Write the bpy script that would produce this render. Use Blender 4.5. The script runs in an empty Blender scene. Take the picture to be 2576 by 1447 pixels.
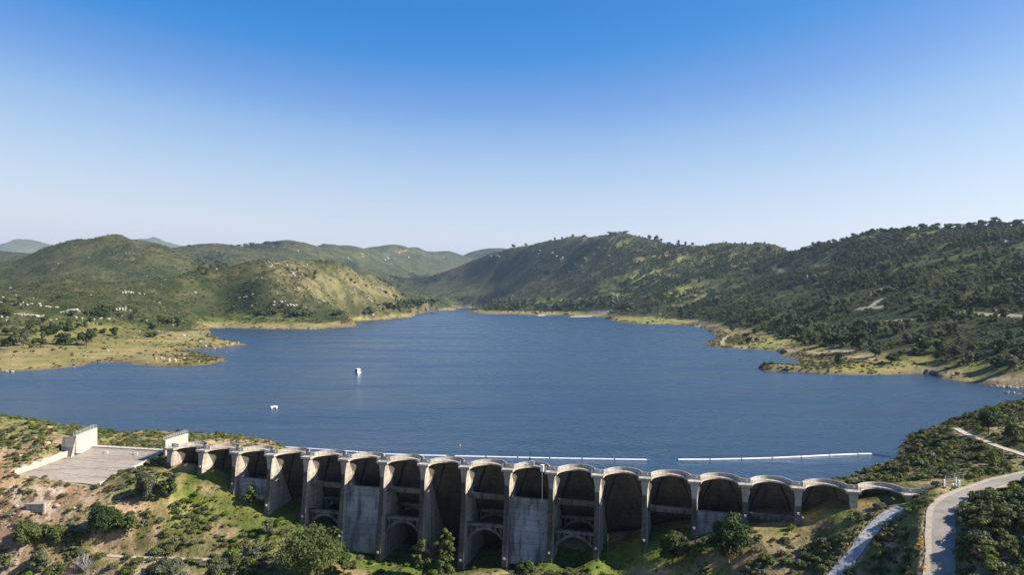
import bpy, bmesh, math, random
import numpy as np
from mathutils import Vector, Matrix

# ------------------------------------------------------------------ camera, sky, sun, exposure
scene = bpy.context.scene
COL = scene.collection
random.seed(7)
rng = np.random.default_rng(7)

K = 1.65                       # metres per unit of the survey below
CAMZ = 33.4 * K                # camera height above the lake
F, CX, CY = 2002.0, 1288.0, 749.7   # focal length, horizon and centre of the survey photograph

cam_data = bpy.data.cameras.new('camera')
cam_data.sensor_width = 36.0
cam_data.lens = 28.0
cam_data.shift_y = 10.0 / 1024.0
cam_data.clip_start = 1.0
cam_data.clip_end = 60000.0
cam = bpy.data.objects.new('camera', cam_data)
cam.location = (0, 0, CAMZ)
cam.rotation_euler = (math.radians(90), 0, 0)
COL.objects.link(cam)
scene.camera = cam

SUN_EL = math.radians(36.0)
SUN_AZ = math.radians(-11.0)     # measured from +X towards +Y
sun_dir = Vector((math.cos(SUN_EL) * math.cos(SUN_AZ), math.cos(SUN_EL) * math.sin(SUN_AZ), math.sin(SUN_EL)))
sd = bpy.data.lights.new('sun', 'SUN')
sd.energy = 5.0
sd.angle = math.radians(0.5)
sd.color = (1.0, 0.93, 0.82)
sun = bpy.data.objects.new('sun', sd)
sun.rotation_euler = sun_dir.to_track_quat('Z', 'Y').to_euler()
sun.location = (300, 0, 400)
COL.objects.link(sun)

world = bpy.data.worlds.new('World')
scene.world = world
world.use_nodes = True
wn, wl = world.node_tree.nodes, world.node_tree.links
bg = wn['Background']
sky = wn.new('ShaderNodeTexSky')
sky.sky_type = 'NISHITA'
sky.sun_disc = False
sky.sun_elevation = SUN_EL
sky.sun_rotation = math.radians(90.0) - SUN_AZ
sky.altitude = 2500.0
sky.air_density = 1.0
sky.dust_density = 0.3
sky.ozone_density = 4.0
bg.inputs['Strength'].default_value = 0.080
# tone curve of the sky, the same rule over the whole dome: deep blue above, pale at the horizon
sc_in = wn.new('ShaderNodeVectorMath'); sc_in.operation = 'SCALE'; sc_in.inputs['Scale'].default_value = 0.074
crv = wn.new('ShaderNodeRGBCurve')
for ch, pts in enumerate((((0.0, 0.0), (0.04, 0.004), (0.067, 0.014), (0.084, 0.11), (0.122, 0.41), (0.184, 0.71), (0.246, 0.87), (0.33, 0.91), (1.0, 0.91)),
                          ((0.0, 0.0), (0.06, 0.09), (0.125, 0.225), (0.156, 0.32), (0.216, 0.595), (0.305, 0.81), (0.376, 0.895), (0.48, 0.91), (1.0, 0.91)),
                          ((0.0, 0.0), (0.12, 0.37), (0.246, 0.66), (0.296, 0.75), (0.376, 0.87), (0.451, 0.93), (0.5, 0.955), (0.6, 0.965), (1.0, 0.965)))):
    c_ = crv.mapping.curves[ch]
    while len(c_.points) < len(pts): c_.points.new(0.5, 0.5)
    for p_, (x_, y_) in zip(c_.points, pts): p_.location = (x_, y_); p_.handle_type = 'AUTO_CLAMPED'
crv.mapping.extend = 'HORIZONTAL'; crv.mapping.update()
sc_out = wn.new('ShaderNodeVectorMath'); sc_out.operation = 'SCALE'; sc_out.inputs['Scale'].default_value = 5.44
wl.new(sky.outputs['Color'], sc_in.inputs[0]); wl.new(sc_in.outputs[0], crv.inputs['Color'])
wl.new(crv.outputs['Color'], sc_out.inputs[0]); wl.new(sc_out.outputs[0], bg.inputs['Color'])

scene.view_settings.view_transform = 'Standard'
scene.view_settings.look = 'None'
scene.view_settings.exposure = 1.2
scene.view_settings.gamma = 1.0
scene.view_settings.use_curve_mapping = False
scene.render.engine = 'CYCLES'
scene.cycles.max_bounces = 6
scene.cycles.diffuse_bounces = 2
scene.cycles.glossy_bounces = 3
scene.cycles.transmission_bounces = 3
scene.cycles.volume_bounces = 1
scene.cycles.use_denoising = True
scene.cycles.sample_clamp_indirect = 6.0

# ------------------------------------------------------------------ helpers
def world_pt(px, py, yk):
    """survey pixel + depth -> world point"""
    Y = yk * K
    return ((px - CX) * Y / F, Y, CAMZ - (py - CY) * Y / F)

def on_level(px, py, z=0.0):
    Y = (CAMZ - z) * F / (py - CY)
    return ((px - CX) * Y / F, Y, z)

def smooth(a, b, x):
    t = np.clip((x - a) / (b - a), 0, 1)
    return t * t * (3 - 2 * t)

_tab = np.random.default_rng(11).random((256, 256))
def vnoise(x, y):
    xi = np.floor(x).astype(np.int64); yi = np.floor(y).astype(np.int64)
    fx = x - xi; fy = y - yi
    fx = fx * fx * fx * (fx * (fx * 6 - 15) + 10); fy = fy * fy * fy * (fy * (fy * 6 - 15) + 10)
    a = _tab[xi & 255, yi & 255]; b = _tab[(xi + 1) & 255, yi & 255]
    c = _tab[xi & 255, (yi + 1) & 255]; d = _tab[(xi + 1) & 255, (yi + 1) & 255]
    return (a * (1 - fx) + b * fx) * (1 - fy) + (c * (1 - fx) + d * fx) * fy

def fbm(x, y, scale, octaves=4, seed=0.0, gain=0.5):
    s = np.zeros_like(np.asarray(x, float)); amp = 1.0; tot = 0.0
    fx = np.asarray(x) / scale + seed * 17.3; fy = np.asarray(y) / scale + seed * 9.7
    for _ in range(octaves):
        s += amp * vnoise(fx, fy); tot += amp
        c, sn = 0.8 * 2.03, 0.6 * 2.03
        fx, fy = fx * c - fy * sn + 3.1, fx * sn + fy * c + 7.7
        amp *= gain
    return s / tot

def tag(o, label=None, cat=None, group=None, kind=None):
    if label: o['label'] = label
    if cat: o['category'] = cat
    if group: o['group'] = group
    if kind: o['kind'] = kind
    return o

def empty(name, loc=(0, 0, 0), rz=0.0):
    o = bpy.data.objects.new(name, None)
    o.empty_display_size = 0.5
    o.location = loc
    o.rotation_euler = (0, 0, rz)
    COL.objects.link(o)
    return o

class MB:
    """collects shapes and links them as one mesh object"""
    def __init__(self):
        self.v = []; self.f = []
    def add(self, vs, fs):
        n = len(self.v)
        self.v.extend([tuple(p) for p in vs])
        self.f.extend([tuple(i + n for i in f) for f in fs])
        return self
    def box(self, x0, x1, y0, y1, z0, z1):
        vs = [(x, y, z) for z in (z0, z1) for (x, y) in ((x0, y0), (x1, y0), (x1, y1), (x0, y1))]
        return self.add(vs, [(3, 2, 1, 0), (4, 5, 6, 7), (0, 1, 5, 4), (1, 2, 6, 5), (2, 3, 7, 6), (3, 0, 4, 7)])
    def loft(self, rings, cap=True, closed=True):
        n = len(rings[0]); vs = [p for r in rings for p in r]; fs = []
        for i in range(len(rings) - 1):
            for j in range(n if closed else n - 1):
                k = (j + 1) % n
                fs.append((i * n + j, i * n + k, (i + 1) * n + k, (i + 1) * n + j))
        if cap:
            fs.append(tuple(range(n - 1, -1, -1)))
            fs.append(tuple((len(rings) - 1) * n + j for j in range(n)))
        return self.add(vs, fs)
    def tube(self, pts, r, n=6, r1=None):
        pts = [Vector(p) for p in pts]
        rings = []
        for i, p in enumerate(pts):
            d = (pts[min(i + 1, len(pts) - 1)] - pts[max(i - 1, 0)]).normalized()
            up = Vector((0, 0, 1)) if abs(d.z) < 0.9 else Vector((1, 0, 0))
            a = d.cross(up).normalized(); b = a.cross(d)
            rr = r if r1 is None else r + (r1 - r) * i / max(1, len(pts) - 1)
            rings.append([p + a * math.cos(t) * rr + b * math.sin(t) * rr for t in [2 * math.pi * k / n for k in range(n)]])
        return self.loft(rings)
    def build(self, name, mat, parent=None, smooth_shade=False, recalc=True):
        me = bpy.data.meshes.new(name)
        me.from_pydata(self.v, [], self.f)
        if recalc:
            bm = bmesh.new(); bm.from_mesh(me)
            bmesh.ops.recalc_face_normals(bm, faces=bm.faces)
            bm.to_mesh(me); bm.free()
        if mat: me.materials.append(mat)
        if smooth_shade:
            me.polygons.foreach_set('use_smooth', [True] * len(me.polygons))
        o = bpy.data.objects.new(name, me)
        COL.objects.link(o)
        if parent: o.parent = parent
        return o

def mesh_np(name, verts, faces, mat, parent=None, smooth_shade=False, link=True):
    """verts (n,3), faces (m,3|4) arrays -> object"""
    me = bpy.data.meshes.new(name)
    verts = np.asarray(verts, np.float32); faces = np.asarray(faces, np.int32)
    k = faces.shape[1]
    me.vertices.add(len(verts)); me.vertices.foreach_set('co', verts.ravel())
    me.loops.add(faces.size); me.loops.foreach_set('vertex_index', faces.ravel())
    me.polygons.add(len(faces))
    me.polygons.foreach_set('loop_start', np.arange(0, faces.size, k, dtype=np.int32))
    me.update(calc_edges=True)
    me.polygons.foreach_set('use_smooth', np.full(len(faces), bool(smooth_shade)))
    if mat: me.materials.append(mat)
    if not link: return me
    o = bpy.data.objects.new(name, me)
    COL.objects.link(o)
    if parent: o.parent = parent
    return o

# ------------------------------------------------------------------ materials
def new_mat(name):
    m = bpy.data.materials.new(name); m.use_nodes = True
    nt = m.node_tree
    return m, nt.nodes, nt.links, nt.nodes['Principled BSDF']

def ramp(N, stops):
    r = N.new('ShaderNodeValToRGB')
    els = r.color_ramp.elements
    while len(els) < len(stops): els.new(0.5)
    for e, (p, c) in zip(els, stops):
        e.position = p; e.color = (*c, 1) if len(c) == 3 else c
    return r

def noise(N, L, scale, detail=4, vec=None, rough=0.55, dist=0.0):
    n = N.new('ShaderNodeTexNoise')
    n.inputs['Scale'].default_value = scale; n.inputs['Detail'].default_value = detail
    n.inputs['Roughness'].default_value = rough; n.inputs['Distortion'].default_value = dist
    if vec is not None: L.new(vec, n.inputs['Vector'])
    return n

def mixc(N, L, mode, fac, a, b):
    m = N.new('ShaderNodeMix'); m.data_type = 'RGBA'; m.blend_type = mode
    for sock, val in ((m.inputs[0], fac), (m.inputs[6], a), (m.inputs[7], b)):
        if hasattr(val, 'is_linked'): L.new(val, sock)
        elif isinstance(val, (int, float)): sock.default_value = val
        else: sock.default_value = (*val, 1)
    return m.outputs[2]

def geo_pos(N):
    return N.new('ShaderNodeNewGeometry').outputs['Position']

def scaled(N, L, vec, s):
    m = N.new('ShaderNodeMapping'); m.inputs['Scale'].default_value = s
    L.new(vec, m.inputs['Vector']); return m.outputs[0]

def flat_mat(name, col, rough=0.7, var=0.15, scale=3.0, metallic=0.0):
    m, N, L, P = new_mat(name)
    n = noise(N, L, scale, 4, geo_pos(N))
    lo = tuple(c * (1 - var) for c in col); hi = tuple(min(1, c * (1 + var)) for c in col)
    r = ramp(N, [(0.3, lo), (0.7, hi)]); L.new(n.outputs['Fac'], r.inputs['Fac'])
    L.new(r.outputs['Color'], P.inputs['Base Color'])
    P.inputs['Roughness'].default_value = rough; P.inputs['Metallic'].default_value = metallic
    P.inputs['Specular IOR Level'].default_value = 0.25
    return m

def concrete_mat(name, base, dark, stain=0.6, warm=(0.42, 0.33, 0.24)):
    m, N, L, P = new_mat(name)
    p = geo_pos(N)
    big = noise(N, L, 0.12, 5, p, 0.6)
    st = noise(N, L, 1.0, 5, scaled(N, L, p, (0.55, 0.55, 0.05)), 0.65)      # vertical weather streaks
    lift = N.new('ShaderNodeTexWave'); lift.wave_type = 'BANDS'; lift.bands_direction = 'Z'
    lift.inputs['Scale'].default_value = 0.21; lift.inputs['Distortion'].default_value = 1.2
    lift.inputs['Detail'].default_value = 3; lift.inputs['Detail Scale'].default_value = 1.6
    L.new(p, lift.inputs['Vector'])
    fine = noise(N, L, 2.2, 6, p, 0.7)
    r1 = ramp(N, [(0.38, warm), (0.6, base)]); L.new(big.outputs['Fac'], r1.inputs['Fac'])
    r2 = ramp(N, [(0.36, (1, 1, 1)), (0.52, (0, 0, 0))]); L.new(st.outputs['Fac'], r2.inputs['Fac'])
    f = N.new('ShaderNodeMath'); f.operation = 'MULTIPLY'; f.inputs[1].default_value = stain
    L.new(r2.outputs['Color'], f.inputs[0])
    c = mixc(N, L, 'MIX', f.outputs[0], r1.outputs['Color'], dark)
    r3 = ramp(N, [(0.0, (0.74, 0.74, 0.74)), (0.12, (1, 1, 1)), (1.0, (1.0, 1.0, 1.0))]); L.new(lift.outputs['Color'], r3.inputs['Fac'])
    c = mixc(N, L, 'MULTIPLY', 0.75, c, r3.outputs['Color'])
    r4 = ramp(N, [(0.3, (0.78, 0.78, 0.78)), (0.7, (1.12, 1.12, 1.12))]); L.new(fine.outputs['Fac'], r4.inputs['Fac'])
    c = mixc(N, L, 'MULTIPLY', 0.8, c, r4.outputs['Color'])
    L.new(c, P.inputs['Base Color'])
    P.inputs['Roughness'].default_value = 0.9; P.inputs['Specular IOR Level'].default_value = 0.2
    b = N.new('ShaderNodeBump'); b.inputs['Strength'].default_value = 0.35; b.inputs['Distance'].default_value = 0.12
    L.new(fine.outputs['Fac'], b.inputs['Height']); L.new(b.outputs['Normal'], P.inputs['Normal'])
    return m

def foliage_mat(name, c0, c1, c2, rough=0.65, trans=0.25):
    """leaf colours vary from clump to clump and from plant to plant"""
    m, N, L, P = new_mat(name)
    oi = N.new('ShaderNodeObjectInfo')
    n = noise(N, L, 0.55, 3, geo_pos(N), 0.6)
    n2 = noise(N, L, 3.0, 2, geo_pos(N), 0.6)
    a = N.new('ShaderNodeMath'); a.operation = 'MULTIPLY_ADD'; a.inputs[1].default_value = 0.45; a.inputs[2].default_value = -0.2
    L.new(oi.outputs['Random'], a.inputs[0])
    b = N.new('ShaderNodeMath'); b.operation = 'ADD'; L.new(a.outputs[0], b.inputs[0]); L.new(n.outputs['Fac'], b.inputs[1])
    r = ramp(N, [(0.25, c0), (0.5, c1), (0.85, c2)]); L.new(b.outputs[0], r.inputs['Fac'])
    r4 = ramp(N, [(0.3, (0.75, 0.75, 0.75)), (0.7, (1.2, 1.2, 1.1))]); L.new(n2.outputs['Fac'], r4.inputs['Fac'])
    c = mixc(N, L, 'MULTIPLY', 1.0, r.outputs['Color'], r4.outputs['Color'])
    L.new(c, P.inputs['Base Color'])
    P.inputs['Roughness'].default_value = rough; P.inputs['Specular IOR Level'].default_value = 0.2
    if trans > 0:
        t = N.new('ShaderNodeBsdfTranslucent'); L.new(c, t.inputs['Color'])
        ms = N.new('ShaderNodeMixShader'); ms.inputs[0].default_value = trans
        L.new(P.outputs[0], ms.inputs[1]); L.new(t.outputs[0], ms.inputs[2])
        L.new(ms.outputs[0], N['Material Output'].inputs['Surface'])
    return m

M = {}
M['concrete'] = concrete_mat('weathered_concrete', (0.42, 0.38, 0.315), (0.075, 0.068, 0.06), 0.5, (0.35, 0.30, 0.235))
M['shade_stained'] = concrete_mat('shade_stained_concrete', (0.15, 0.13, 0.105), (0.03, 0.027, 0.025), 0.8, (0.085, 0.07, 0.055))  # streaky stain, with the shade of the pilaster fronts put into the colour
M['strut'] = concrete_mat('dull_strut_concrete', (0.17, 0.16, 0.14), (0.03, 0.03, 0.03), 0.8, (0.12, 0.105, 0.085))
M['arch'] = concrete_mat('shade_darkened_arch_concrete', (0.13, 0.115, 0.095), (0.04, 0.037, 0.035), 0.6, (0.09, 0.078, 0.06))  # base colour darkened to deepen the shade inside the arch recesses
M['concrete_old'] = concrete_mat('grey_infill_concrete', (0.32, 0.325, 0.32), (0.045, 0.045, 0.05), 0.75, (0.20, 0.19, 0.17))
M['concrete_pale'] = concrete_mat('pale_concrete', (0.47, 0.43, 0.36), (0.24, 0.20, 0.155), 0.3, (0.43, 0.375, 0.29))
M['chute'] = concrete_mat('spillway_slab_concrete', (0.31, 0.268, 0.222), (0.18, 0.155, 0.13), 0.4, (0.28, 0.235, 0.185))
M['stain'] = flat_mat('black_water_stain', (0.022, 0.022, 0.024), 0.8, 0.4, 1.5)
M['steel'] = flat_mat('galvanised_steel', (0.36, 0.37, 0.38), 0.5, 0.1, 4.0, 0.3)
M['darkmetal'] = flat_mat('dark_weathered_metal', (0.06, 0.06, 0.065), 0.6)
M['white'] = flat_mat('white_paint', (0.80, 0.80, 0.78), 0.5, 0.06)
M['boom'] = flat_mat('white_boom_float', (0.80, 0.80, 0.80), 0.4, 0.12, 0.4)
M['orange'] = flat_mat('orange_plastic', (0.72, 0.30, 0.08), 0.4, 0.08)
M['yellow'] = flat_mat('yellow_plastic', (0.72, 0.48, 0.04), 0.4, 0.08)
M['maroon'] = flat_mat('dark_red_boarding', (0.10, 0.025, 0.02), 0.6)
M['timber'] = flat_mat('weathered_timber', (0.16, 0.12, 0.08), 0.8, 0.3)
M['bark'] = flat_mat('grey_brown_bark', (0.13, 0.105, 0.08), 0.9, 0.35, 2.0)
M['deadwood'] = flat_mat('bleached_dead_twigs', (0.30, 0.27, 0.24), 0.9, 0.3, 2.0)
M['glass'] = flat_mat('dark_window_glass', (0.02, 0.025, 0.03), 0.1, 0.1)
M['carpaint'] = flat_mat('black_car_paint', (0.012, 0.014, 0.02), 0.25, 0.1)
M['tyre'] = flat_mat('tyre_rubber', (0.02, 0.02, 0.02), 0.85)
M['oak'] = foliage_mat('oak_leaves', (0.027, 0.044, 0.014), (0.056, 0.080, 0.024), (0.100, 0.122, 0.036))
M['oak_pale'] = foliage_mat('grey_green_leaves', (0.05, 0.058, 0.034), (0.085, 0.095, 0.055), (0.12, 0.13, 0.075))
M['poplar'] = foliage_mat('light_tree_leaves', (0.055, 0.075, 0.022), (0.10, 0.125, 0.035), (0.16, 0.18, 0.06), 0.6, 0.35)
M['shrub'] = foliage_mat('chaparral_leaves', (0.050, 0.062, 0.020), (0.095, 0.108, 0.036), (0.145, 0.150, 0.060))
M['sage'] = foliage_mat('sage_leaves', (0.075, 0.085, 0.05), (0.115, 0.13, 0.075), (0.16, 0.175, 0.11))
M['brown'] = foliage_mat('brown_shore_brush', (0.075, 0.062, 0.028), (0.12, 0.10, 0.042), (0.16, 0.145, 0.06))
M['lush'] = foliage_mat('fresh_green_leaves', (0.06, 0.095, 0.015), (0.10, 0.145, 0.022), (0.16, 0.20, 0.035), 0.6, 0.3)
M['bloom'] = foliage_mat('orange_flower_heads', (0.5, 0.25, 0.03), (0.6, 0.32, 0.04), (0.65, 0.4, 0.08))
# ------------------------------------------------------------------ survey of the dam
_bx = np.array([664, 786, 916, 1053, 1195, 1341, 1492, 1650, 1810, 1978, 2149, 2329, 2514, 2707, 2905, 3111, 3327, 3550]) / 1.5497
_by = np.array([1749, 1757.6, 1764.5, 1774, 1784, 1794, 1806, 1811.5, 1822, 1831, 1843.5, 1854, 1867, 1880, 1892, 1903, 1917.5, 1934]) / 1.5497
_m, _c = np.polyfit(_bx, _by, 1)
ZL = 6.0 * K                                  # level of the walkway
_Y = (CAMZ - ZL) * F / (_m * _bx + _c - CY)
_X = (_bx - CX) * _Y / F
B0 = Vector((_X[0], _Y[0], 0)); B1 = Vector((_X[-1], _Y[-1], 0))
AX = (B1 - B0).normalized(); UP = Vector((-AX.y, AX.x, 0))      # along the crest, upstream
SS = [(Vector((x, y, 0)) - B0).dot(AX) for x, y in zip(_X, _Y)]
DAM_RZ = math.atan2(AX.y, AX.x)
NB = len(SS)
def dam_pt(s, t, z=0.0):
    p = B0 + AX * s + UP * t
    return (p.x, p.y, z)
# foot of each buttress (survey rows) -> level of its toe
_feet = [1157, 1198, 1242, 1297, 1325, 1375, 1417, 1430, 1438, 1434, 1420, 1409, 1389, 1359, 1328, 1323, 1283, 1262]
FOOT, BATTER = [], []
for i in range(NB):
    d = 3.0
    for _ in range(6):
        z = CAMZ - (_feet[i] - CY) * (_Y[i] - 0.958 * d) / F
        d = 0.12 * (ZL - z)
    FOOT.append(z); BATTER.append(d)

# ------------------------------------------------------------------ terrain survey: (px, py, depth)
shore = [(-700, 955), (-400, 948), (-200, 945), (0, 938), (50, 936), (95, 934), (140, 930), (190, 924), (230, 916), (263, 911), (286, 913), (350, 919), (386, 922), (456, 923), (526, 920),
         (561, 910), (533, 900), (520, 891), (451, 886), (458, 883), (518, 879), (576, 875), (621, 868), (596, 861), (551, 854), (521, 844),
         (528, 834), (516, 829), (581, 827), (645, 829), (705, 830), (779, 830), (829, 829), (892, 822), (870, 814), (911, 809), (980, 805),
         (1033, 800), (1049, 791), (1090, 784), (1148, 781), (1123, 778), (1170, 777), (1226, 777), (1203, 782), (1184, 788), (1215, 791.5),
         (1290, 792.5), (1351, 795), (1426, 795), (1440, 798), (1476, 797), (1514, 799), (1539, 808), (1577, 815), (1614, 817), (1664, 817), (1727, 821),
         (1777, 829), (1790, 837), (1810, 844), (1785, 859), (1772, 869), (1807, 877), (1896, 880), (1968, 887), (1974, 899), (2010, 907),
         (2001, 922), (1911, 926), (1920, 936), (1998, 938), (2105, 944), (2195, 946), (2284, 943), (2325, 941), (2359, 954), (2419, 963), (2472, 969),
         (2499, 976), (2570, 977), (2625, 990), (2640, 1002), (2600, 1014), (2526, 1021), (2500, 1032), (2455, 1042), (2419, 1056), (2392, 1064), (2350, 1076), (2294, 1100),
         (2262, 1125), (2258, 1156), (2244, 1173), (2208, 1187), (2172, 1197), (2097, 1206)]
# closed off behind the dam and round the knoll by the spillway (depth given instead of the level rule)
shore_w = [on_level(px, py)[:2] for px, py in shore]
shore_w += [dam_pt(SS[13], 11)[:2], dam_pt(SS[5], 11)[:2], dam_pt(SS[4] - 2, 14)[:2]]
shore_w += [world_pt(707, 0, 177)[:2], world_pt(690, 0, 184)[:2], world_pt(600, 0, 192)[:2], world_pt(480, 0, 196)[:2], world_pt(380, 0, 200)[:2], world_pt(300, 0, 197)[:2],
            world_pt(240, 0, 202)[:2], world_pt(120, 0, 212)[:2], world_pt(0, 0, 218)[:2], world_pt(-300, 0, 225)[:2], world_pt(-900, 0, 235)[:2]]
shore_w = np.array(shore_w)

ctl = []
def cp(*pts):
    for px, py, yk in pts:
        X, Y, z = world_pt(px, py, yk)
        ctl.append((X, Y, z))
def cz(*pts):
    for px, yk, z in pts:
        Y = yk * K
        ctl.append(((px - CX) * Y / F, Y, z * K))
# shoreline at level 0
for i in range(0, len(shore), 2):
    X, Y, z = on_level(*shore[i]); ctl.append((X, Y, 0.0))
for p in shore_w[len(shore) + 3:]:
    ctl.append((p[0], p[1], 0.0))
# lake bed
cz((100, 280, -6), (500, 300, -8), (900, 260, -9), (1300, 260, -9), (1700, 260, -9), (2100, 250, -7), (900, 450, -9), (1300, 450, -9), (1700, 450, -8),
   (1100, 800, -9), (1400, 800, -9), (1200, 1400, -8), (700, 600, -8), (300, 240, -5), (2350, 215, -4), (1560, 620, -8), (1170, 2500, -6), (700, 205, -5), (1000, 190, -9), (1400, 175, -9), (1800, 165, -7))
# far hills, ridge by ridge
cp(*[(px, py, 1900) for px, py in ((0, 668), (38, 656), (75, 639), (130, 616), (188, 601), (225, 598), (266, 591), (298, 593), (326, 600), (363, 607), (401, 618), (431, 628), (476, 647), (526, 670), (561, 690))])
cp((600, 712, 1900), (640, 725, 1900), (-150, 690, 1900), (-400, 680, 1900), (-800, 660, 1900))
cp((150, 670, 1650), (300, 670, 1650), (420, 685, 1650), (60, 700, 1650), (-100, 715, 1600), (230, 640, 1780), (500, 705, 1700))
cp((200, 735, 1380), (60, 738, 1400), (400, 735, 1400), (-150, 742, 1350), (530, 725, 1450))
cz((270, 2300, 70), (100, 2300, 60), (480, 2250, 55), (-200, 2300, 60))
cp(*[(px, py, 3100 + max(0, px - 600) * 5.5) for px, py in ((431, 632), (473, 624), (501, 619), (551, 614), (576, 618), (611, 625), (636, 620), (669, 617), (699, 616), (735, 620), (801, 619), (843, 622), (898, 624), (939, 622), (967, 618), (989, 617), (1008, 624), (1036, 632), (1063, 634), (1132, 635), (1187, 635), (1242, 636))])
cp((0, 634, 3000), (50, 639, 3000), (-300, 630, 3000))
cz(*[(px, (3100 + max(0, px - 600) * 5.5) * 1.05, (749.7 - 620) * (3100 + max(0, px - 600) * 5.5) / 2002) for px in (440, 500, 560, 620, 680, 740, 800, 860, 920, 980)])
cz(*[(px, (3100 + max(0, px - 600) * 5.5) * 1.16, z) for px, z in ((431, 130), (551, 150), (700, 150), (843, 150), (989, 150), (1132, 130))], (0, 3500, 120), (-300, 3500, 120), (1242, 7600, 120))
cz((2040, 1680, 70), (2165, 1530, 75), (2329, 1370, 85), (2494, 1260, 85), (2700, 1260, 85), (1700, 2480, 80), (1871, 2250, 75), (1980, 2000, 60), (1594, 2600, 110), (1480, 2900, 110), (270, 2080, 110), (130, 2080, 90), (430, 2060, 85), (700, 1330, 50), (800, 1380, 45))
cp((520, 655, 2750), (600, 660, 2800), (700, 650, 2950), (800, 660, 3150), (900, 665, 3350), (1000, 675, 4800), (1080, 672, 5600), (560, 690, 2550), (960, 703, 4000), (860, 690, 3300), (1150, 655, 6100))
cz((700, 1560, 27), (580, 1560, 30), (860, 1750, 24), (430, 1450, 34), (960, 2050, 18), (1040, 2450, 17), (1080, 2400, 14), (1000, 2500, 22), (900, 2300, 25), (700, 2200, 40))
cp(*[(691 + 0, 653, 1150), (636, 664, 1120), (581, 681, 1100), (540, 694, 1080), (480, 707, 1060), (430, 716, 1040), (719, 655, 1160), (760, 662, 1180), (815, 673, 1220), (856, 679, 1250), (898, 687, 1290), (939, 706, 1360), (980, 720, 1480), (1008, 734, 1600), (1049, 744, 1850), (1074, 752, 2100), (1104, 762, 2230)])
cp((650, 700, 1050), (720, 700, 1060), (800, 720, 1080), (880, 735, 1210), (600, 722, 1050), (700, 745, 985), (560, 745, 1040), (800, 765, 985), (900, 765, 1190), (950, 772, 1300), (1010, 772, 1480), (1090, 774, 2080), (1060, 777, 1850))
cp((600, 800, 960), (700, 797, 930), (800, 797, 940), (880, 800, 1030), (530, 803, 970), (480, 815, 780), (650, 815, 880), (760, 815, 880))
cp((150, 705, 1000), (95, 715, 990), (190, 712, 1000), (225, 722, 990), (50, 735, 950), (-100, 730, 950))
cz((150, 1150, 38), (-100, 1150, 36), (300, 1180, 33))
cp((300, 735, 950), (400, 742, 980), (300, 760, 820), (420, 770, 900), (500, 768, 1000), (460, 800, 820), (200, 750, 800), (150, 755, 740))
cp((0, 743, 600), (50, 746, 600), (88, 755, 600), (125, 765, 600), (175, 772, 600), (220, 777, 610), (-120, 738, 600), (-400, 735, 620))
cz((0, 690, 24), (100, 700, 23), (-200, 700, 25))
cp((40, 815, 540), (150, 815, 560), (300, 808, 640), (420, 815, 700), (0, 870, 460), (100, 868, 475), (200, 860, 510), (300, 855, 545), (400, 845, 600), (0, 905, 400), (150, 895, 430), (300, 890, 460), (450, 900, 440), (480, 857, 590), (-200, 890, 420), (-200, 820, 520), (450, 870, 525))
cz((500, 372 , 0.5), (560, 520, 0.4))
# far shore, centre hill, wooded hills
cp((1228, 641, 2990), (1180, 660, 3090), (1140, 676, 3160), (1100, 692, 3190), (1060, 708, 3190), (1028, 722, 3150))
cz((1228, 3600, 130), (1180, 3750, 105), (1140, 3750, 80), (1080, 3700, 55), (1010, 3600, 40))
cp((1180, 752, 2570), (1180, 727, 2740), (1180, 692, 2930), (1120, 758, 2570), (1120, 737, 2790), (1070, 750, 2700), (1060, 735, 2900), (1220, 755, 2540), (1220, 732, 2640), (1220, 698, 2790), (1030, 745, 2750))
cp((1170, 768, 2470), (1120, 769, 2440), (1225, 768, 2470), (1255, 766, 2200))
cp(*[(px, py + 3, yk) for px, py, yk in ((1251, 634, 2930), (1276, 626, 2880), (1314, 624, 2800), (1339, 620, 2750), (1376, 613, 2690), (1414, 604, 2620), (1439, 598, 2580), (1476, 598, 2520), (1502, 596, 2480), (1527, 588, 2430), (1552, 586, 2300), (1572, 590, 2270), (1594, 592, 2250))])
cp(*[(px, py + 30, yk * 1.09) for px, py, yk in ((1251, 634, 2930), (1314, 624, 2800), (1339, 620, 2750), (1376, 613, 2690), (1414, 604, 2620), (1439, 598, 2580), (1476, 598, 2520), (1527, 588, 2430), (1594, 592, 2250), (1664, 612, 2150), (1752, 628, 2050))])
cp((1627, 603, 2200), (1664, 612, 2150), (1702, 623, 2100), (1752, 628, 2050), (1802, 631, 2000), (1871, 632, 1950), (1896, 636, 1900), (1950, 638, 1800), (2001, 640, 1700))
cp((1260, 690, 2730), (1350, 680, 2480), (1450, 660, 2330), (1550, 640, 2150), (1300, 735, 2330), (1255, 738, 2490), (1400, 725, 1950), (1500, 710, 1750), (1600, 690, 1750), (1700, 680, 1700), (1800, 680, 1600))
cp((1300, 775, 1800), (1400, 772, 1760), (1250, 778, 1850), (1350, 785, 1660), (1450, 782, 1600), (1530, 775, 1500), (1600, 790, 1200), (1680, 795, 1130), (1600, 755, 1420), (1700, 750, 1300), (1520, 790, 1420), (1640, 806, 1070))
cp((1800, 740, 1200), (1900, 700, 1350), (1980, 690, 1300), (1800, 800, 920), (1850, 790, 880), (1900, 840, 640), (1870, 860, 570), (1950, 770, 880), (1990, 860, 560), (1930, 825, 690))
cp((2016, 638, 1500), (2040, 628, 1460), (2076, 616, 1420), (2120, 605, 1380), (2165, 599, 1340), (2195, 596, 1310), (2225, 592, 1280), (2285, 588, 1220), (2329, 582, 1180), (2374, 577, 1140), (2434, 571, 1100), (2494, 572, 1080), (2576, 575, 1050), (2700, 570, 1050), (3000, 560, 1050))
cp((2100, 650, 1150), (2180, 640, 1100), (2280, 625, 1020), (2380, 612, 960), (2480, 604, 920), (2576, 600, 900))
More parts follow.
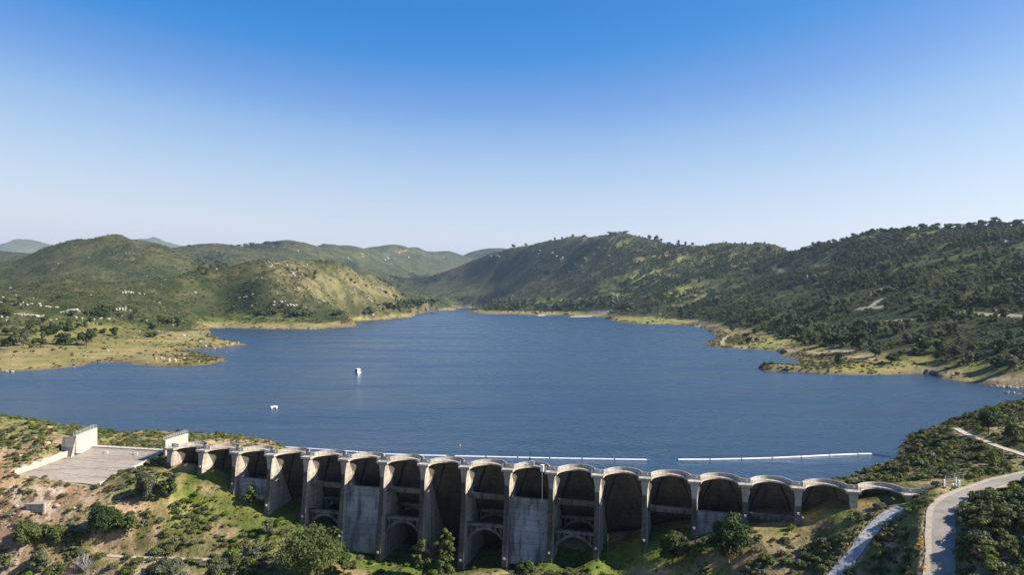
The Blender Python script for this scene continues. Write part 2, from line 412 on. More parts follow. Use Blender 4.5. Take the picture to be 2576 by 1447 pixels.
cp((2225, 668, 830), (2344, 647, 800), (2434, 630, 790), (2523, 619, 780), (2576, 615, 770), (2700, 600, 770))
cp((2130, 700, 880), (2070, 720, 920), (2100, 770, 680), (2050, 800, 650), (2200, 740, 680), (2320, 700, 680), (2430, 680, 660), (2530, 665, 640), (2250, 790, 540), (2350, 760, 540), (2450, 740, 530), (2560, 720, 520), (2700, 700, 500))
cp((2100, 850, 500), (2200, 840, 460), (2300, 830, 440), (2400, 820, 420), (2500, 810, 400), (2576, 800, 390), (2200, 885, 405), (2300, 885, 385), (2400, 890, 360), (2500, 895, 335), (2576, 900, 320), (2150, 915, 372), (2280, 918, 360), (2400, 928, 335), (2500, 945, 310), (2576, 950, 300), (2700, 900, 300))
cp((2050, 905, 415), (2070, 925, 376), (2180, 932, 362))
cz((900, 6600, 40), (1300, 7400, 60), (1700, 5000, 60), (2100, 4500, 60), (2500, 4300, 60), (300, 5500, 30), (-300, 5500, 30), (3000, 4000, 60))
cz((1540, 3300, 70),  (1800, 2800, 70), (2200, 2400, 80), (2576, 2200, 80))
# knoll by the spillway
cp((0, 1068, 165), (90, 1076, 164), (150, 1082, 163), (-150, 1050, 165), (-500, 1040, 165), (60, 1125, 153), (20, 1165, 146), (-100, 1150, 146), (120, 1140, 150), (185, 1112, 158), (240, 1095, 172))
cp((300, 1106, 182), (330, 1118, 170), (400, 1112, 176), (450, 1103, 184), (520, 1104, 182), (600, 1104, 182), (650, 1110, 178), (690, 1120, 172), (560, 1118, 170), (640, 1125, 168), (470, 1118, 168))
# spillway floor and the slopes below it
cz((230, 157, 3.0), (320, 155, 3.0), (405, 152, 3.0), (60, 141.6, 1.45), (150, 140.8, 0.75), (240, 140.2, 0.0), (140, 149, 1.3), (260, 149, 1.3), (350, 148, 1.4))
cp((0, 1225, 139.5), (60, 1245, 138), (150, 1245, 138), (0, 1300, 134.5), (80, 1320, 133), (0, 1380, 130), (100, 1400, 129), (0, 1447, 127), (-200, 1300, 134), (-300, 1447, 127), (200, 1447, 126), (400, 1447, 125))
cp((415, 1155, 147), (330, 1190, 143), (430, 1185, 144), (300, 1240, 138), (400, 1250, 138), (500, 1255, 139), (250, 1300, 134), (350, 1310, 134), (450, 1330, 133.5), (550, 1320, 135), (600, 1300, 137), (250, 1370, 130.5), (400, 1385, 130), (550, 1395, 129.5), (640, 1390, 130), (150, 1350, 132), (620, 1350, 133))
cp((700, 1340, 133), (760, 1400, 129), (700, 1447, 125.5), (900, 1447, 125.5), (1000, 1435, 127.5), (1100, 1447, 126.5), (1288, 1447, 125.5), (1450, 1435, 124), (1550, 1425, 121), (1600, 1447, 117.5))
# right bank below the dam
cp((1650, 1415, 117), (1700, 1430, 114.5), (1760, 1400, 114), (1800, 1447, 111), (1850, 1360, 113), (1900, 1345, 113.3), (1950, 1400, 108.5), (2000, 1345, 112), (2060, 1345, 110.5), (1960, 1447, 105.5), (2070, 1400, 106), (2110, 1447, 101), (2100, 1320, 110), (2160, 1300, 109.5), (2200, 1290, 109.3))
cp((2140, 1400, 102.5), (2180, 1350, 105), (2240, 1300, 106.5), (2200, 1447, 97.5), (2280, 1400, 97), (2270, 1330, 102.5), (2300, 1290, 104.5), (2300, 1265, 107))
cp((2345, 1330, 98.8), (2345, 1290, 102), (2350, 1447, 91), (2355, 1400, 93.5), (2365, 1262, 105), (2400, 1245, 107), (2440, 1236, 108.5), (2480, 1226, 110), (2530, 1210, 112), (2576, 1198, 113.5))
cp((2420, 1330, 96), (2420, 1400, 91), (2470, 1300, 98), (2550, 1300, 95), (2550, 1400, 88), (2470, 1447, 87), (2576, 1447, 85), (2576, 1250, 101), (2700, 1300, 92), (2800, 1447, 82), (2900, 1200, 105))
# right bank upstream of the dam
cp((2395, 1218, 112.5), (2330, 1235, 110.3), (2250, 1215, 123), (2330, 1200, 124), (2300, 1160, 145), (2400, 1160, 135), (2500, 1150, 128), (2576, 1145, 124), (2420, 1092, 165), (2480, 1110, 152), (2330, 1110, 172), (2400, 1070, 195), (2500, 1060, 185), (2576, 1040, 185), (2550, 1025, 215), (2700, 1050, 180), (2576, 1090, 155), (2200, 1205, 135), (2150, 1212, 133), (2700, 1150, 120))
# ground under and behind the dam
for i in range(NB):
    ctl.append(dam_pt(SS[i], -BATTER[i], FOOT[i]))
    if 1 <= i <= 15:
        inner = 1.0 if i < 10 else (2.6 if i < 13 else 1.2)
        ctl.append(dam_pt(SS[i], 8, FOOT[i] + inner))
    if 5 <= i <= 12:
        ctl.append(dam_pt(SS[i], 22, min(FOOT[i] + 1.2, -8))); ctl.append(dam_pt(SS[i], 34, min(FOOT[i] + 1, -8)))
    if i in (13, 14):
        ctl.append(dam_pt(SS[i], 22, -1.0))
for i in (15, 16, 17):
    ctl.append(dam_pt(SS[i], 14, max(FOOT[i], 0) + 1.0))
cz((430, 150.5, 2.2), (500, 152, 1.9), (590, 154, 1.7), (670, 155, 1.2))
# beyond the edges of the view
cz((-700, 300, 0.5), (-900, 130, -8), (3100, 220, 12), (3200, 300, 20), (3200, 130, 12), (1288, 60, -14), (300, 60, -14), (2200, 60, -2), (-500, 60, -14), (3000, 60, 4), (1288, 100, -11.5), (600, 100, -11.5), (200, 100, -12), (1800, 85, -7), (2100, 75, -3))

# gentle foreshore behind the waterline
_sw = np.array(shore_w)
def _inlake(x, y):
    c = False
    for k in range(len(_sw)):
        x0, y0 = _sw[k - 1]; x1, y1 = _sw[k]
        if (y0 > y) != (y1 > y) and x < (x1 - x0) * (y - y0) / (y1 - y0) + x0: c = not c
    return c
for k, (px, py) in enumerate(shore):
    X, Y, z = on_level(px, py)
    if Y > 300 * K and all(not _inlake(X * f, Y * f) for f in (1.015, 1.04)): ctl.append((X * 1.04, Y * 1.04, 2.2 + Y * 0.0012))
ctl = np.array(ctl)
def uv_of(X, Y): return np.stack([X / Y, np.log(Y)], -1)
_P = uv_of(ctl[:, 0], ctl[:, 1]); _W = ctl[:, 2] / ctl[:, 1]
# merge near duplicates
_keep = []
for i in range(len(_P)):
    if all(np.hypot(*(_P[i] - _P[j])) > 0.006 for j in _keep): _keep.append(i)
_P = _P[_keep]; _W = _W[_keep]
def _phi(r2): return 0.5 * r2 * np.log(r2 + 1e-12)
def _d2(a, b): return ((a[:, None, :] - b[None, :, :]) ** 2).sum(-1)
_n = len(_P)
_A = np.zeros((_n + 3, _n + 3)); _A[:_n, :_n] = _phi(_d2(_P, _P)) + np.eye(_n) * 2e-5
_A[:_n, _n] = 1; _A[:_n, _n + 1:] = _P; _A[_n, :_n] = 1; _A[_n + 1:, :_n] = _P.T
_co = np.linalg.solve(_A, np.concatenate([_W, np.zeros(3)]))

us = np.concatenate([np.linspace(-1.1, -0.69, 40, endpoint=False), np.linspace(-0.69, 0.69, 570), np.linspace(0.69, 1.1, 41)[1:]])
ys = np.concatenate([np.geomspace(45, 84, 26, endpoint=False), np.geomspace(84, 250, 330, endpoint=False), np.geomspace(250, 7200, 470, endpoint=False), np.geomspace(7200, 12000, 10)]) * K
lys = np.log(ys)
UU, YY = np.meshgrid(us, ys); XX = UU * YY
NU, NV = len(us), len(ys)
_q = np.stack([UU.ravel(), np.log(YY).ravel()], -1)
W = np.empty(len(_q))
for a in range(0, len(_q), 20000):
    q = _q[a:a + 20000]
    W[a:a + 20000] = _phi(_d2(q, _P)) @ _co[:_n] + _co[_n] + q @ _co[_n + 1:]
ZZ = (W * _q[:, 1] * 0 + W).reshape(NV, NU) * YY

# signed distance to the shoreline: + on land, - in the lake
def shore_dist(X, Y):
    px, py = X.ravel(), Y.ravel()
    inside = np.zeros(len(px), bool); best = np.full(len(px), 1e18)
    n = len(shore_w)
    for i in range(n):
        x0, y0 = shore_w[i]; x1, y1 = shore_w[(i + 1) % n]
        cond = (y0 > py) != (y1 > py)
        with np.errstate(divide='ignore', invalid='ignore'):
            xi = (x1 - x0) * (py - y0) / (y1 - y0 if y1 != y0 else 1e-9) + x0
        inside ^= cond & (px < xi)
        dx, dy = x1 - x0, y1 - y0; L2 = dx * dx + dy * dy + 1e-9
        t = np.clip(((px - x0) * dx + (py - y0) * dy) / L2, 0, 1)
        best = np.minimum(best, (px - x0 - t * dx) ** 2 + (py - y0 - t * dy) ** 2)
    return (np.where(inside, -1, 1) * np.sqrt(best)).reshape(X.shape)
_jit = 0.022 * YY * (fbm(XX, YY, 14.0, 3, 3) - 0.5) + 0.012 * YY * (fbm(XX, YY, 60.0, 3, 4) - 0.5)
SD = shore_dist(XX, YY)
SDJ = np.where(YY > 200 * K, SD + _jit * 0.6, SD)
SDAM_S = (XX - B0.x) * AX.x + (YY - B0.y) * AX.y
SDAM_T = (XX - B0.x) * UP.x + (YY - B0.y) * UP.y
upstream = SDAM_T > np.where((SDAM_S > SS[3] - 4) & (SDAM_S < SS[14]), 17.0, 9.0)
# hill relief
hill = smooth(6, 70, ZZ) * smooth(300 * K, 700 * K, YY) * (1 - 0.6 * smooth(1700 * K, 3000 * K, YY))
rel = (np.abs(fbm(XX, YY, 330.0, 4, 1) - 0.5) * 2 - 0.28) * 34 * hill + (fbm(XX, YY, 70.0, 4, 2) - 0.5) * 9 * hill
ZZ = ZZ + rel
nearm = 1 - smooth(230 * K, 320 * K, YY)
ZZ = ZZ + nearm * ((fbm(XX, YY, 9.0, 4, 5) - 0.5) * 1.1 + (fbm(XX, YY, 2.2, 3, 6) - 0.5) * 0.3) * (1 - smooth(0, 6, -SDJ))
lake = upstream & (SDJ < 0)
land = upstream & (SDJ >= 0)
ZZ = np.where(lake, np.minimum(ZZ, -0.06 * np.abs(SDJ) - 0.05), ZZ)
ZZ = np.where(land & (YY > 118 * K), np.maximum(ZZ, np.minimum(0.05 * SDJ + 0.05, 1.2)), ZZ)

def sample(G, X, Y):
    u = np.clip(np.interp(np.asarray(X) / np.asarray(Y), us, np.arange(NU)), 0, NU - 1.001)
    v = np.clip(np.interp(np.log(np.asarray(Y)), lys, np.arange(NV)), 0, NV - 1.001)
    i, j = u.astype(int), v.astype(int); fu, fv = u - i, v - j
    return (G[j, i] * (1 - fu) + G[j, i + 1] * fu) * (1 - fv) + (G[j + 1, i] * (1 - fu) + G[j + 1, i + 1] * fu) * fv
def height(X, Y): return float(sample(ZZ, np.array([X]), np.array([Y]))[0])
def ground(px, py, ymin=60.0):
    """first point of the terrain seen along a survey sight line"""
    u = (px - CX) / F
    ui = np.clip(np.interp(u, us, np.arange(NU)), 0, NU - 1.001); i = int(ui); fu = ui - i
    z = ZZ[:, i] * (1 - fu) + ZZ[:, i + 1] * fu
    q = CY + (CAMZ - z) / ys * F
    ok = np.where((q[1:] <= py) & (ys[1:] > ymin * K) & (ys[1:] < 7000 * K))[0]
    if not len(ok) and py < 1440: return ground(px, py + 1.0, ymin)
    j = ok[0] if len(ok) else NV - 2
    den = (q[j] - q[j + 1])
    f = 0.5 if abs(den) < 1e-9 else min(1, max(0, (q[j] - py) / den))
    Y = ys[j] + (ys[j + 1] - ys[j]) * f
    return Vector((u * Y, Y, z[j] + (z[j + 1] - z[j]) * f))
# ------------------------------------------------------------------ roads and tracks: carve the ground, then lay strips
def smooth_line(pts, step):
    pts = [np.array(p, float) for p in pts]
    out = []
    for i in range(len(pts) - 1):
        p0 = pts[max(i - 1, 0)]; p1 = pts[i]; p2 = pts[i + 1]; p3 = pts[min(i + 2, len(pts) - 1)]
        n = max(2, int(np.linalg.norm(p2 - p1) / step))
        for k in range(n):
            t = k / n
            out.append(0.5 * ((2 * p1) + (-p0 + p2) * t + (2 * p0 - 5 * p1 + 4 * p2 - p3) * t * t + (-p0 + 3 * p1 - 3 * p2 + p3) * t ** 3))
    out.append(pts[-1])
    return np.array(out)

ROADS = {
    'road': dict(px=[(2362, 1500), (2362, 1447), (2364, 1406), (2365, 1350), (2366, 1320), (2368, 1290), (2385, 1263), (2420, 1245), (2457, 1231), (2513, 1213), (2576, 1197), (2650, 1180)], hw=2.6),
    'gravel_track': dict(px=[(2080, 1490), (2103, 1447), (2136, 1403), (2175, 1359), (2197, 1328), (2219, 1303), (2244, 1287), (2264, 1277)], hw=1.5),
    'footpath': dict(px=[(2404, 1079), (2414, 1084), (2428, 1092), (2440, 1098), (2458, 1105), (2478, 1112), (2520, 1128), (2566, 1142), (2640, 1165)], hw=1.25),
    'dirt_path': dict(px=[(244, 1398), (300, 1401), (360, 1405), (420, 1407), (472, 1408), (520, 1410), (572, 1412)], hw=0.85),
}
near_road = np.full(ZZ.shape, 1e9)
for nm, R in ROADS.items():
    line = smooth_line([ground(*p) for p in R['px']], 1.5)
    zz = line[:, 2].copy()
    for _ in range(12): zz[1:-1] = (zz[:-2] + 2 * zz[1:-1] + zz[2:]) / 4
    line[:, 2] = zz
    R['line'] = line
    # carve
    x0, x1, y0, y1 = line[:, 0].min() - 12, line[:, 0].max() + 12, line[:, 1].min() - 12, line[:, 1].max() + 12
    sel = np.where((XX > x0) & (XX < x1) & (YY > y0) & (YY < y1))
    px, py = XX[sel], YY[sel]
    d2 = (px[:, None] - line[None, :, 0]) ** 2 + (py[:, None] - line[None, :, 1]) ** 2
    k = d2.argmin(1); d = np.sqrt(d2[np.arange(len(k)), k])
    w = 1 - smooth(R['hw'] + 0.5, R['hw'] + 4.0, d)
    ZZ[sel] = ZZ[sel] * (1 - w) + (line[k, 2] - 0.22) * w
    near_road[sel] = np.minimum(near_road[sel], d - R['hw'])

# spillway chute: keep the ground below its slab
SP = dict(tl=Vector(world_pt(231, 1127, 157.8)), tr=Vector(world_pt(413, 1137.5, 153.6)), bl=Vector(world_pt(38, 1198, 142.3)), br=Vector(world_pt(243, 1223, 141.0)))
def quad_uv(X, Y):
    """rough (across, down) coordinates on the chute"""
    tl, tr, bl, br = SP['tl'], SP['tr'], SP['bl'], SP['br']
    a = np.full_like(X, 0.5); b = np.full_like(X, 0.5)
    for _ in range(8):
        px = (tl.x * (1 - a) + tr.x * a) * (1 - b) + (bl.x * (1 - a) + br.x * a) * b
        py = (tl.y * (1 - a) + tr.y * a) * (1 - b) + (bl.y * (1 - a) + br.y * a) * b
        ax = (tr.x - tl.x) * (1 - b) + (br.x - bl.x) * b; ay = (tr.y - tl.y) * (1 - b) + (br.y - bl.y) * b
        bx_ = (bl.x - tl.x) * (1 - a) + (br.x - tr.x) * a; by_ = (bl.y - tl.y) * (1 - a) + (br.y - tr.y) * a
        det = ax * by_ - ay * bx_; ex, ey = X - px, Y - py
        a = a + (ex * by_ - ey * bx_) / det; b = b + (ax * ey - ay * ex) / det
        a = np.clip(a, -3, 4); b = np.clip(b, -3, 4)
    return a, b
def chute_z(a, b):
    top = SP['tl'].z * (1 - a) + SP['tr'].z * a; bot = SP['bl'].z * (1 - a) + SP['br'].z * a
    return top + (bot - top) * (b ** 0.9)
sel = np.where((XX > SP['bl'].x - 12) & (XX < SP['tr'].x + 12) & (YY > SP['br'].y - 8) & (YY < SP['tl'].y + 10))
ca, cb = quad_uv(XX[sel], YY[sel])
inside = (ca > -0.04) & (ca < 1.03) & (cb > -0.06) & (cb < 1.0)
ZZ[sel] = np.where(inside, np.minimum(ZZ[sel], chute_z(np.clip(ca, 0, 1), np.clip(cb, 0, 1)) - 0.45), ZZ[sel])
near_road[sel] = np.where((ca > -0.06) & (ca < 1.02) & (cb > -0.14) & (cb < 1.02), -2.0, near_road[sel])

# ------------------------------------------------------------------ ground cover colours (surface colours laid out in the terrain, sunlight painted on some far flanks)
PX = CX + UU * F; PY = CY + (CAMZ - ZZ) / YY * F; YK = YY / K
def blob(px, py, rx, ry, p=1.0, ylo=0, yhi=1e9):
    return p * np.exp(-(((PX - px) / rx) ** 2 + ((PY - py) / ry) ** 2)) * ((YK > ylo) & (YK < yhi))
def blobs(lst, ylo, yhi):
    s = np.zeros_like(ZZ)
    for b in lst: s = np.maximum(s, blob(*b[:4], b[4] if len(b) > 4 else 1.0, ylo, yhi))
    return s
n_big = fbm(XX, YY, 60.0, 4, 21); n_mid = fbm(XX, YY, 14.0, 4, 22); n_sml = fbm(XX, YY, 3.5, 4, 23); n_xl = fbm(XX, YY, 220.0, 4, 24)
far = smooth(240, 300, YK)
def mix3(c, col, w): return c * (1 - w[..., None]) + np.array(col) * w[..., None]
def two(a, b, w): return np.array(a) * (1 - w[..., None]) + np.array(b) * w[..., None]
# hills: brush-covered soil, olive to brown
C = two((0.036, 0.046, 0.016), (0.080, 0.080, 0.033), smooth(0.35, 0.65, n_big * 0.6 + n_mid * 0.4))
C = mix3(C, (0.135, 0.108, 0.06), smooth(0.62, 0.74, n_mid) * 0.5)
C = mix3(C, (0.034, 0.048, 0.019), smooth(0.5, 0.66, n_xl) * 0.5)
sunlit_tint = blobs([(1330, 690, 150, 50), (1150, 710, 110, 36), (1450, 640, 90, 30, .6), (900, 640, 200, 26, .6)], 1700, 6000)  # far flanks lightened in colour to stand in for sunlight
C = mix3(C, (0.115, 0.112, 0.045), np.clip(sunlit_tint * (0.25 + 0.9 * smooth(0.42, 0.6, n_big)), 0, 0.8))
# drier ochre flank of the mid hill, and green-yellow clearings of the wooded hills
dry = blobs([(860, 720, 120, 40), (720, 680, 70, 30, .9), (960, 740, 60, 28), (760, 730, 60, 30, .6)], 950, 1600)
C = mix3(C, (0.185, 0.158, 0.078), np.clip(dry * (0.3 + 1.0 * smooth(0.4, 0.62, n_mid)), 0, 0.9))
clear = blobs([(1720, 655, 90, 22), (1640, 700, 70, 25), (1700, 735, 90, 25), (1560, 745, 60, 14), (1830, 660, 60, 18), (1560, 620, 40, 14), (2050, 650, 80, 24, .7), (2300, 600, 150, 16, .8), (2420, 590, 120, 12, .8), (1480, 755, 60, 12), (1400, 760, 90, 10), (1900, 800, 90, 20, .5), (2080, 690, 100, 20, .6)], 700, 2600)
C = mix3(C, (0.27, 0.275, 0.075), np.clip(clear * smooth(0.46, 0.6, n_mid) * 1.2, 0, 0.95))
ridge_brown = blobs([(1640, 640, 60, 14), (1740, 640, 60, 10), (1500, 600, 50, 6), (1300, 628, 60, 6, .5), (1030, 628, 40, 4)], 1500, 3000)
C = mix3(C, (0.33, 0.25, 0.13), np.clip(ridge_brown * smooth(0.42, 0.6, n_mid), 0, 0.8))
spur = blobs([(2330, 668, 140, 24), (2450, 650, 110, 22), (2180, 690, 70, 20, .8), (1960, 740, 90, 30, .6), (1850, 770, 70, 30, .6), (2050, 800, 90, 24, .7), (2450, 850, 140, 30, .6), (2250, 760, 60, 20, .5)], 380, 1400)
C = mix3(C, (0.068, 0.084, 0.027), np.clip(spur, 0, 0.85))
# valley flats and shore meadows
flat = land * far * (1 - smooth(5.5, 11.0, ZZ + (n_mid - 0.5) * 9)) * (YK < 4300)
meadow = two((0.28, 0.22, 0.10), (0.20, 0.195, 0.06), smooth(0.42, 0.6, n_big * 0.5 + n_mid * 0.5))
meadow = mix3(meadow, (0.30, 0.19, 0.13), smooth(0.6, 0.72, n_mid) * 0.6)
meadow = mix3(meadow, (0.16, 0.15, 0.055), smooth(0.58, 0.7, n_sml) * 0.5)
C = C * (1 - flat[..., None]) + meadow * flat[..., None]
green = 0.8 * blobs([(230, 825, 110, 16, .6), (560, 808, 90, 9, .7), (720, 803, 60, 10, .8), (830, 826, 40, 5), (120, 845, 80, 12, .6), (500, 915, 60, 5), (1620, 808, 110, 8), (2250, 925, 200, 14), (2450, 915, 120, 18), (1900, 868, 80, 10), (640, 795, 60, 8)], 280, 1800) * land
oakf = blobs([(150, 842, 170, 18), (250, 826, 80, 10, .8)], 300, 700) * land
C = C * (1 - 0.75 * oakf[..., None]) + meadow * 0.75 * oakf[..., None]
C = mix3(C, (0.20, 0.23, 0.05), np.clip(green * (0.35 + 0.9 * smooth(0.42, 0.6, n_mid)), 0, 0.9))
reed = land * far * (1 - smooth(3, 13, SD - 9 * (n_mid - 0.4))) * (YK < 1800)
C = mix3(C, (0.165, 0.125, 0.062), reed * 0.85)
marsh = blobs([(500, 905, 60, 10), (2120, 920, 120, 10), (2060, 900, 60, 12), (1850, 862, 50, 14), (1960, 930, 50, 6), (470, 872, 80, 6, .4)], 280, 700) * land
C = mix3(C, (0.145, 0.125, 0.045), np.clip(marsh, 0, 0.85))
# bare tracks across the far slopes
def track(pts, w, col, fade=1.0):
    global C
    ln = smooth_line([ground(*p) for p in pts], 3.0)
    x0, x1, y0, y1 = ln[:, 0].min() - 3 * w, ln[:, 0].max() + 3 * w, ln[:, 1].min() - 3 * w, ln[:, 1].max() + 3 * w
    s = np.where((XX > x0) & (XX < x1) & (YY > y0) & (YY < y1))
    if not len(s[0]): return
    d = np.sqrt(((XX[s][:, None] - ln[None, :, 0]) ** 2 + (YY[s][:, None] - ln[None, :, 1]) ** 2).min(1))
    k = (1 - smooth(w * 0.7, w * 1.3, d)) * fade
    C[s] = C[s] * (1 - k[:, None]) + np.array(col) * k[:, None]
    near_road[s] = np.minimum(near_road[s], d - w)
PALE = (0.40, 0.34, 0.26)
track([(2228, 725), (2207, 731), (2204, 743)], 7.0, PALE)
track([(2217, 755), (2207, 759), (2195, 771)], 5.0, PALE); track([(2222, 773), (2183, 777), (2160, 779)], 5.0, PALE)
track([(2419, 786), (2449, 789), (2494, 793), (2560, 796), (2640, 800)], 3.5, PALE); track([(2225, 810), (2260, 807), (2297, 805)], 3.5, (0.36, 0.33, 0.2))
track([(1831, 847), (1819, 856), (1819, 868), (1866, 876), (2016, 886), (2060, 890)], 2.6, PALE, 0.8)
track([(2085, 886), (2110, 885), (2140, 886)], 5.0, PALE, 0.8); track([(2130, 901), (2160, 899), (2190, 903)], 5.0, PALE, 0.8)
track([(2270, 915), (2310, 924), (2350, 934)], 3.0, (0.36, 0.27, 0.18), 0.8); track([(2365, 938), (2400, 943), (2412, 936)], 2.5, PALE, 0.7)
track([(2490, 955), (2576, 958)], 3.0, PALE, 0.7)
track([(1620, 800), (1700, 807), (1780, 812)], 3.0, PALE, 0.5); track([(1750, 815), (1757, 822), (1800, 820)], 3.0, PALE, 0.8)
track([(1690, 770), (1740, 765), (1780, 740)], 6.0, (0.33, 0.27, 0.14), 0.6); track([(1590, 715), (1640, 690), (1700, 672)], 6.0, (0.3, 0.26, 0.13), 0.5)
track([(2140, 752), (2180, 748)], 4.0, PALE, 0.5); track([(1950, 675), (2020, 672), (2080, 668)], 5.0, (0.36, 0.31, 0.17), 0.6)
track([(992, 637), (1010, 634), (1030, 631)], 9.0, (0.42, 0.28, 0.17), 0.8)
track([(1462, 790), (1490, 787), (1530, 786)], 14.0, (0.34, 0.32, 0.30), 0.9)
# ground near the dam
nearC = two((0.30, 0.215, 0.125), (0.115, 0.112, 0.04), smooth(0.40, 0.58, n_sml * 0.45 + n_mid * 0.55))
nearC = mix3(nearC, (0.17, 0.19, 0.05), smooth(0.55, 0.68, fbm(XX, YY, 6.0, 4, 31)) * 0.8)
toe = (1 - 0.75 * smooth(SS[12], SS[14], SDAM_S)) * (1 - smooth(4, 11, -SDAM_T + 0 * SDAM_S + (n_mid - 0.5) * 10)) * (SDAM_T < 6) * (SDAM_S > 8) * (SDAM_S < SS[-1] + 3)
lushm = np.clip(toe + blobs([(655, 1325, 40, 26), (606, 1268, 24, 22, .9), (1000, 1425, 90, 16), (1560, 1418, 90, 14), (478, 1196, 26, 10, .7), (1920, 1338, 110, 5, .6)], 90, 146), 0, 1)
lush = two((0.085, 0.125, 0.018), (0.16, 0.165, 0.045), smooth(0.4, 0.62, n_sml * 0.5 + n_mid * 0.5))
nearC = nearC * (1 - lushm[..., None] * 0.92) + lush * lushm[..., None] * 0.92
tan_ = blobs([(1640, 1440, 60, 14), (560, 1115, 140, 12), (520, 1230, 30, 14, .7), (330, 1280, 60, 22, .9), (240, 1270, 40, 30, .8), (1970, 1385, 22, 10), (380, 1410, 90, 16, .7), (300, 1350, 26, 14, .8), (2230, 1370, 30, 26, .8), (1250, 1445, 60, 6), (640, 1255, 26, 14, .8)], 80, 200)
nearC = mix3(nearC, (0.42, 0.30, 0.18), np.clip(tan_ * (0.55 + 0.6 * smooth(0.35, 0.55, n_sml)), 0, 0.92))
cliff = blobs([(50, 1140, 110, 48), (190, 1120, 50, 22, .8), (0, 1200, 60, 40)], 130, 170)
cl = two((0.40, 0.27, 0.16), (0.24, 0.17, 0.10), smooth(0.4, 0.6, n_sml))
cm = np.clip(cliff * 1.2, 0, 1) * (0.4 + 0.6 * smooth(0.4, 0.55, n_mid))
nearC = nearC * (1 - cm[..., None]) + cl * cm[..., None]
rocky = np.clip(blobs([(60, 1280, 130, 50), (20, 1370, 70, 90), (130, 1240, 110, 26), (350, 1440, 140, 14, .8)], 120, 146) * 1.3, 0, 1)
rk = two((0.27, 0.175, 0.11), (0.40, 0.33, 0.25), smooth(0.4, 0.62, fbm(XX, YY, 3.0, 5, 41)))
rk = mix3(rk, (0.14, 0.09, 0.06), smooth(0.56, 0.7, fbm(XX, YY, 1.8, 4, 42)))
nearC = nearC * (1 - rocky[..., None]) + rk * rocky[..., None]
knoll = land & (SDAM_S < SS[4]) & (YK < 230)
nearC = mix3(nearC, (0.20, 0.21, 0.055), knoll * smooth(0.48, 0.62, n_mid * 0.6 + n_sml * 0.4) * 0.9)
C = C * far[..., None] + nearC * (1 - far[..., None])
shadeless_dirt = smooth(1.2, 0.0, near_road) * (YK < 200)
C = mix3(C, (0.36, 0.29, 0.20), shadeless_dirt * 0.8)
bed = lake | ((SDAM_T > 9) & (SDJ < 0))
C = mix3(C, (0.10, 0.09, 0.06), bed * 1.0)

idx = np.arange(NU * NV).reshape(NV, NU)
faces = np.stack([idx[:-1, :-1], idx[:-1, 1:], idx[1:, 1:], idx[1:, :-1]], -1).reshape(-1, 4)
m, N, L, P = new_mat('ground_cover')
va = N.new('ShaderNodeVertexColor'); va.layer_name = 'Col'
p = geo_pos(N)
f1 = noise(N, L, 0.9, 6, p, 0.7); f2 = noise(N, L, 0.10, 5, p, 0.65)
f3 = noise(N, L, 0.028, 4, p, 0.6)
r3 = ramp(N, [(0.35, (0.72, 0.78, 0.70)), (0.5, (1, 1, 1)), (0.66, (1.28, 1.2, 1.1))]); L.new(f3.outputs['Fac'], r3.inputs['Fac'])
r1 = ramp(N, [(0.28, (0.55, 0.55, 0.52)), (0.5, (1, 1, 1)), (0.75, (1.35, 1.32, 1.25))]); L.new(f1.outputs['Fac'], r1.inputs['Fac'])
r2 = ramp(N, [(0.3, (0.68, 0.70, 0.66)), (0.5, (1, 1, 1)), (0.72, (1.25, 1.22, 1.15))]); L.new(f2.outputs['Fac'], r2.inputs['Fac'])
c = mixc(N, L, 'MULTIPLY', 0.9, va.outputs['Color'], r1.outputs['Color'])
c = mixc(N, L, 'MULTIPLY', 0.9, c, r2.outputs['Color'])
c = mixc(N, L, 'MULTIPLY', 0.8, c, r3.outputs['Color'])
c = mixc(N, L, 'MULTIPLY', 1.0, c, (0.86, 0.86, 0.86))
L.new(c, P.inputs['Base Color']); P.inputs['Roughness'].default_value = 0.95; P.inputs['Specular IOR Level'].default_value = 0.1
b = N.new('ShaderNodeBump'); b.inputs['Strength'].default_value = 0.6; b.inputs['Distance'].default_value = 0.5
L.new(f1.outputs['Fac'], b.inputs['Height'])
b2 = N.new('ShaderNodeBump'); b2.inputs['Strength'].default_value = 0.5; b2.inputs['Distance'].default_value = 3.0
L.new(f2.outputs['Fac'], b2.inputs['Height']); L.new(b.outputs['Normal'], b2.inputs['Normal']); L.new(b2.outputs['Normal'], P.inputs['Normal'])
M['ground'] = m
terrain = mesh_np('terrain', np.stack([XX, YY, ZZ], -1).reshape(-1, 3), faces, m, smooth_shade=True)
ca_ = terrain.data.color_attributes.new('Col', 'FLOAT_COLOR', 'POINT')
ca_.data.foreach_set('color', np.concatenate([np.clip(C, 0, 1), np.ones((NV, NU, 1))], -1).astype(np.float32).ravel())
tag(terrain, 'brush-covered hills, meadows and slopes round the lake', kind='structure')

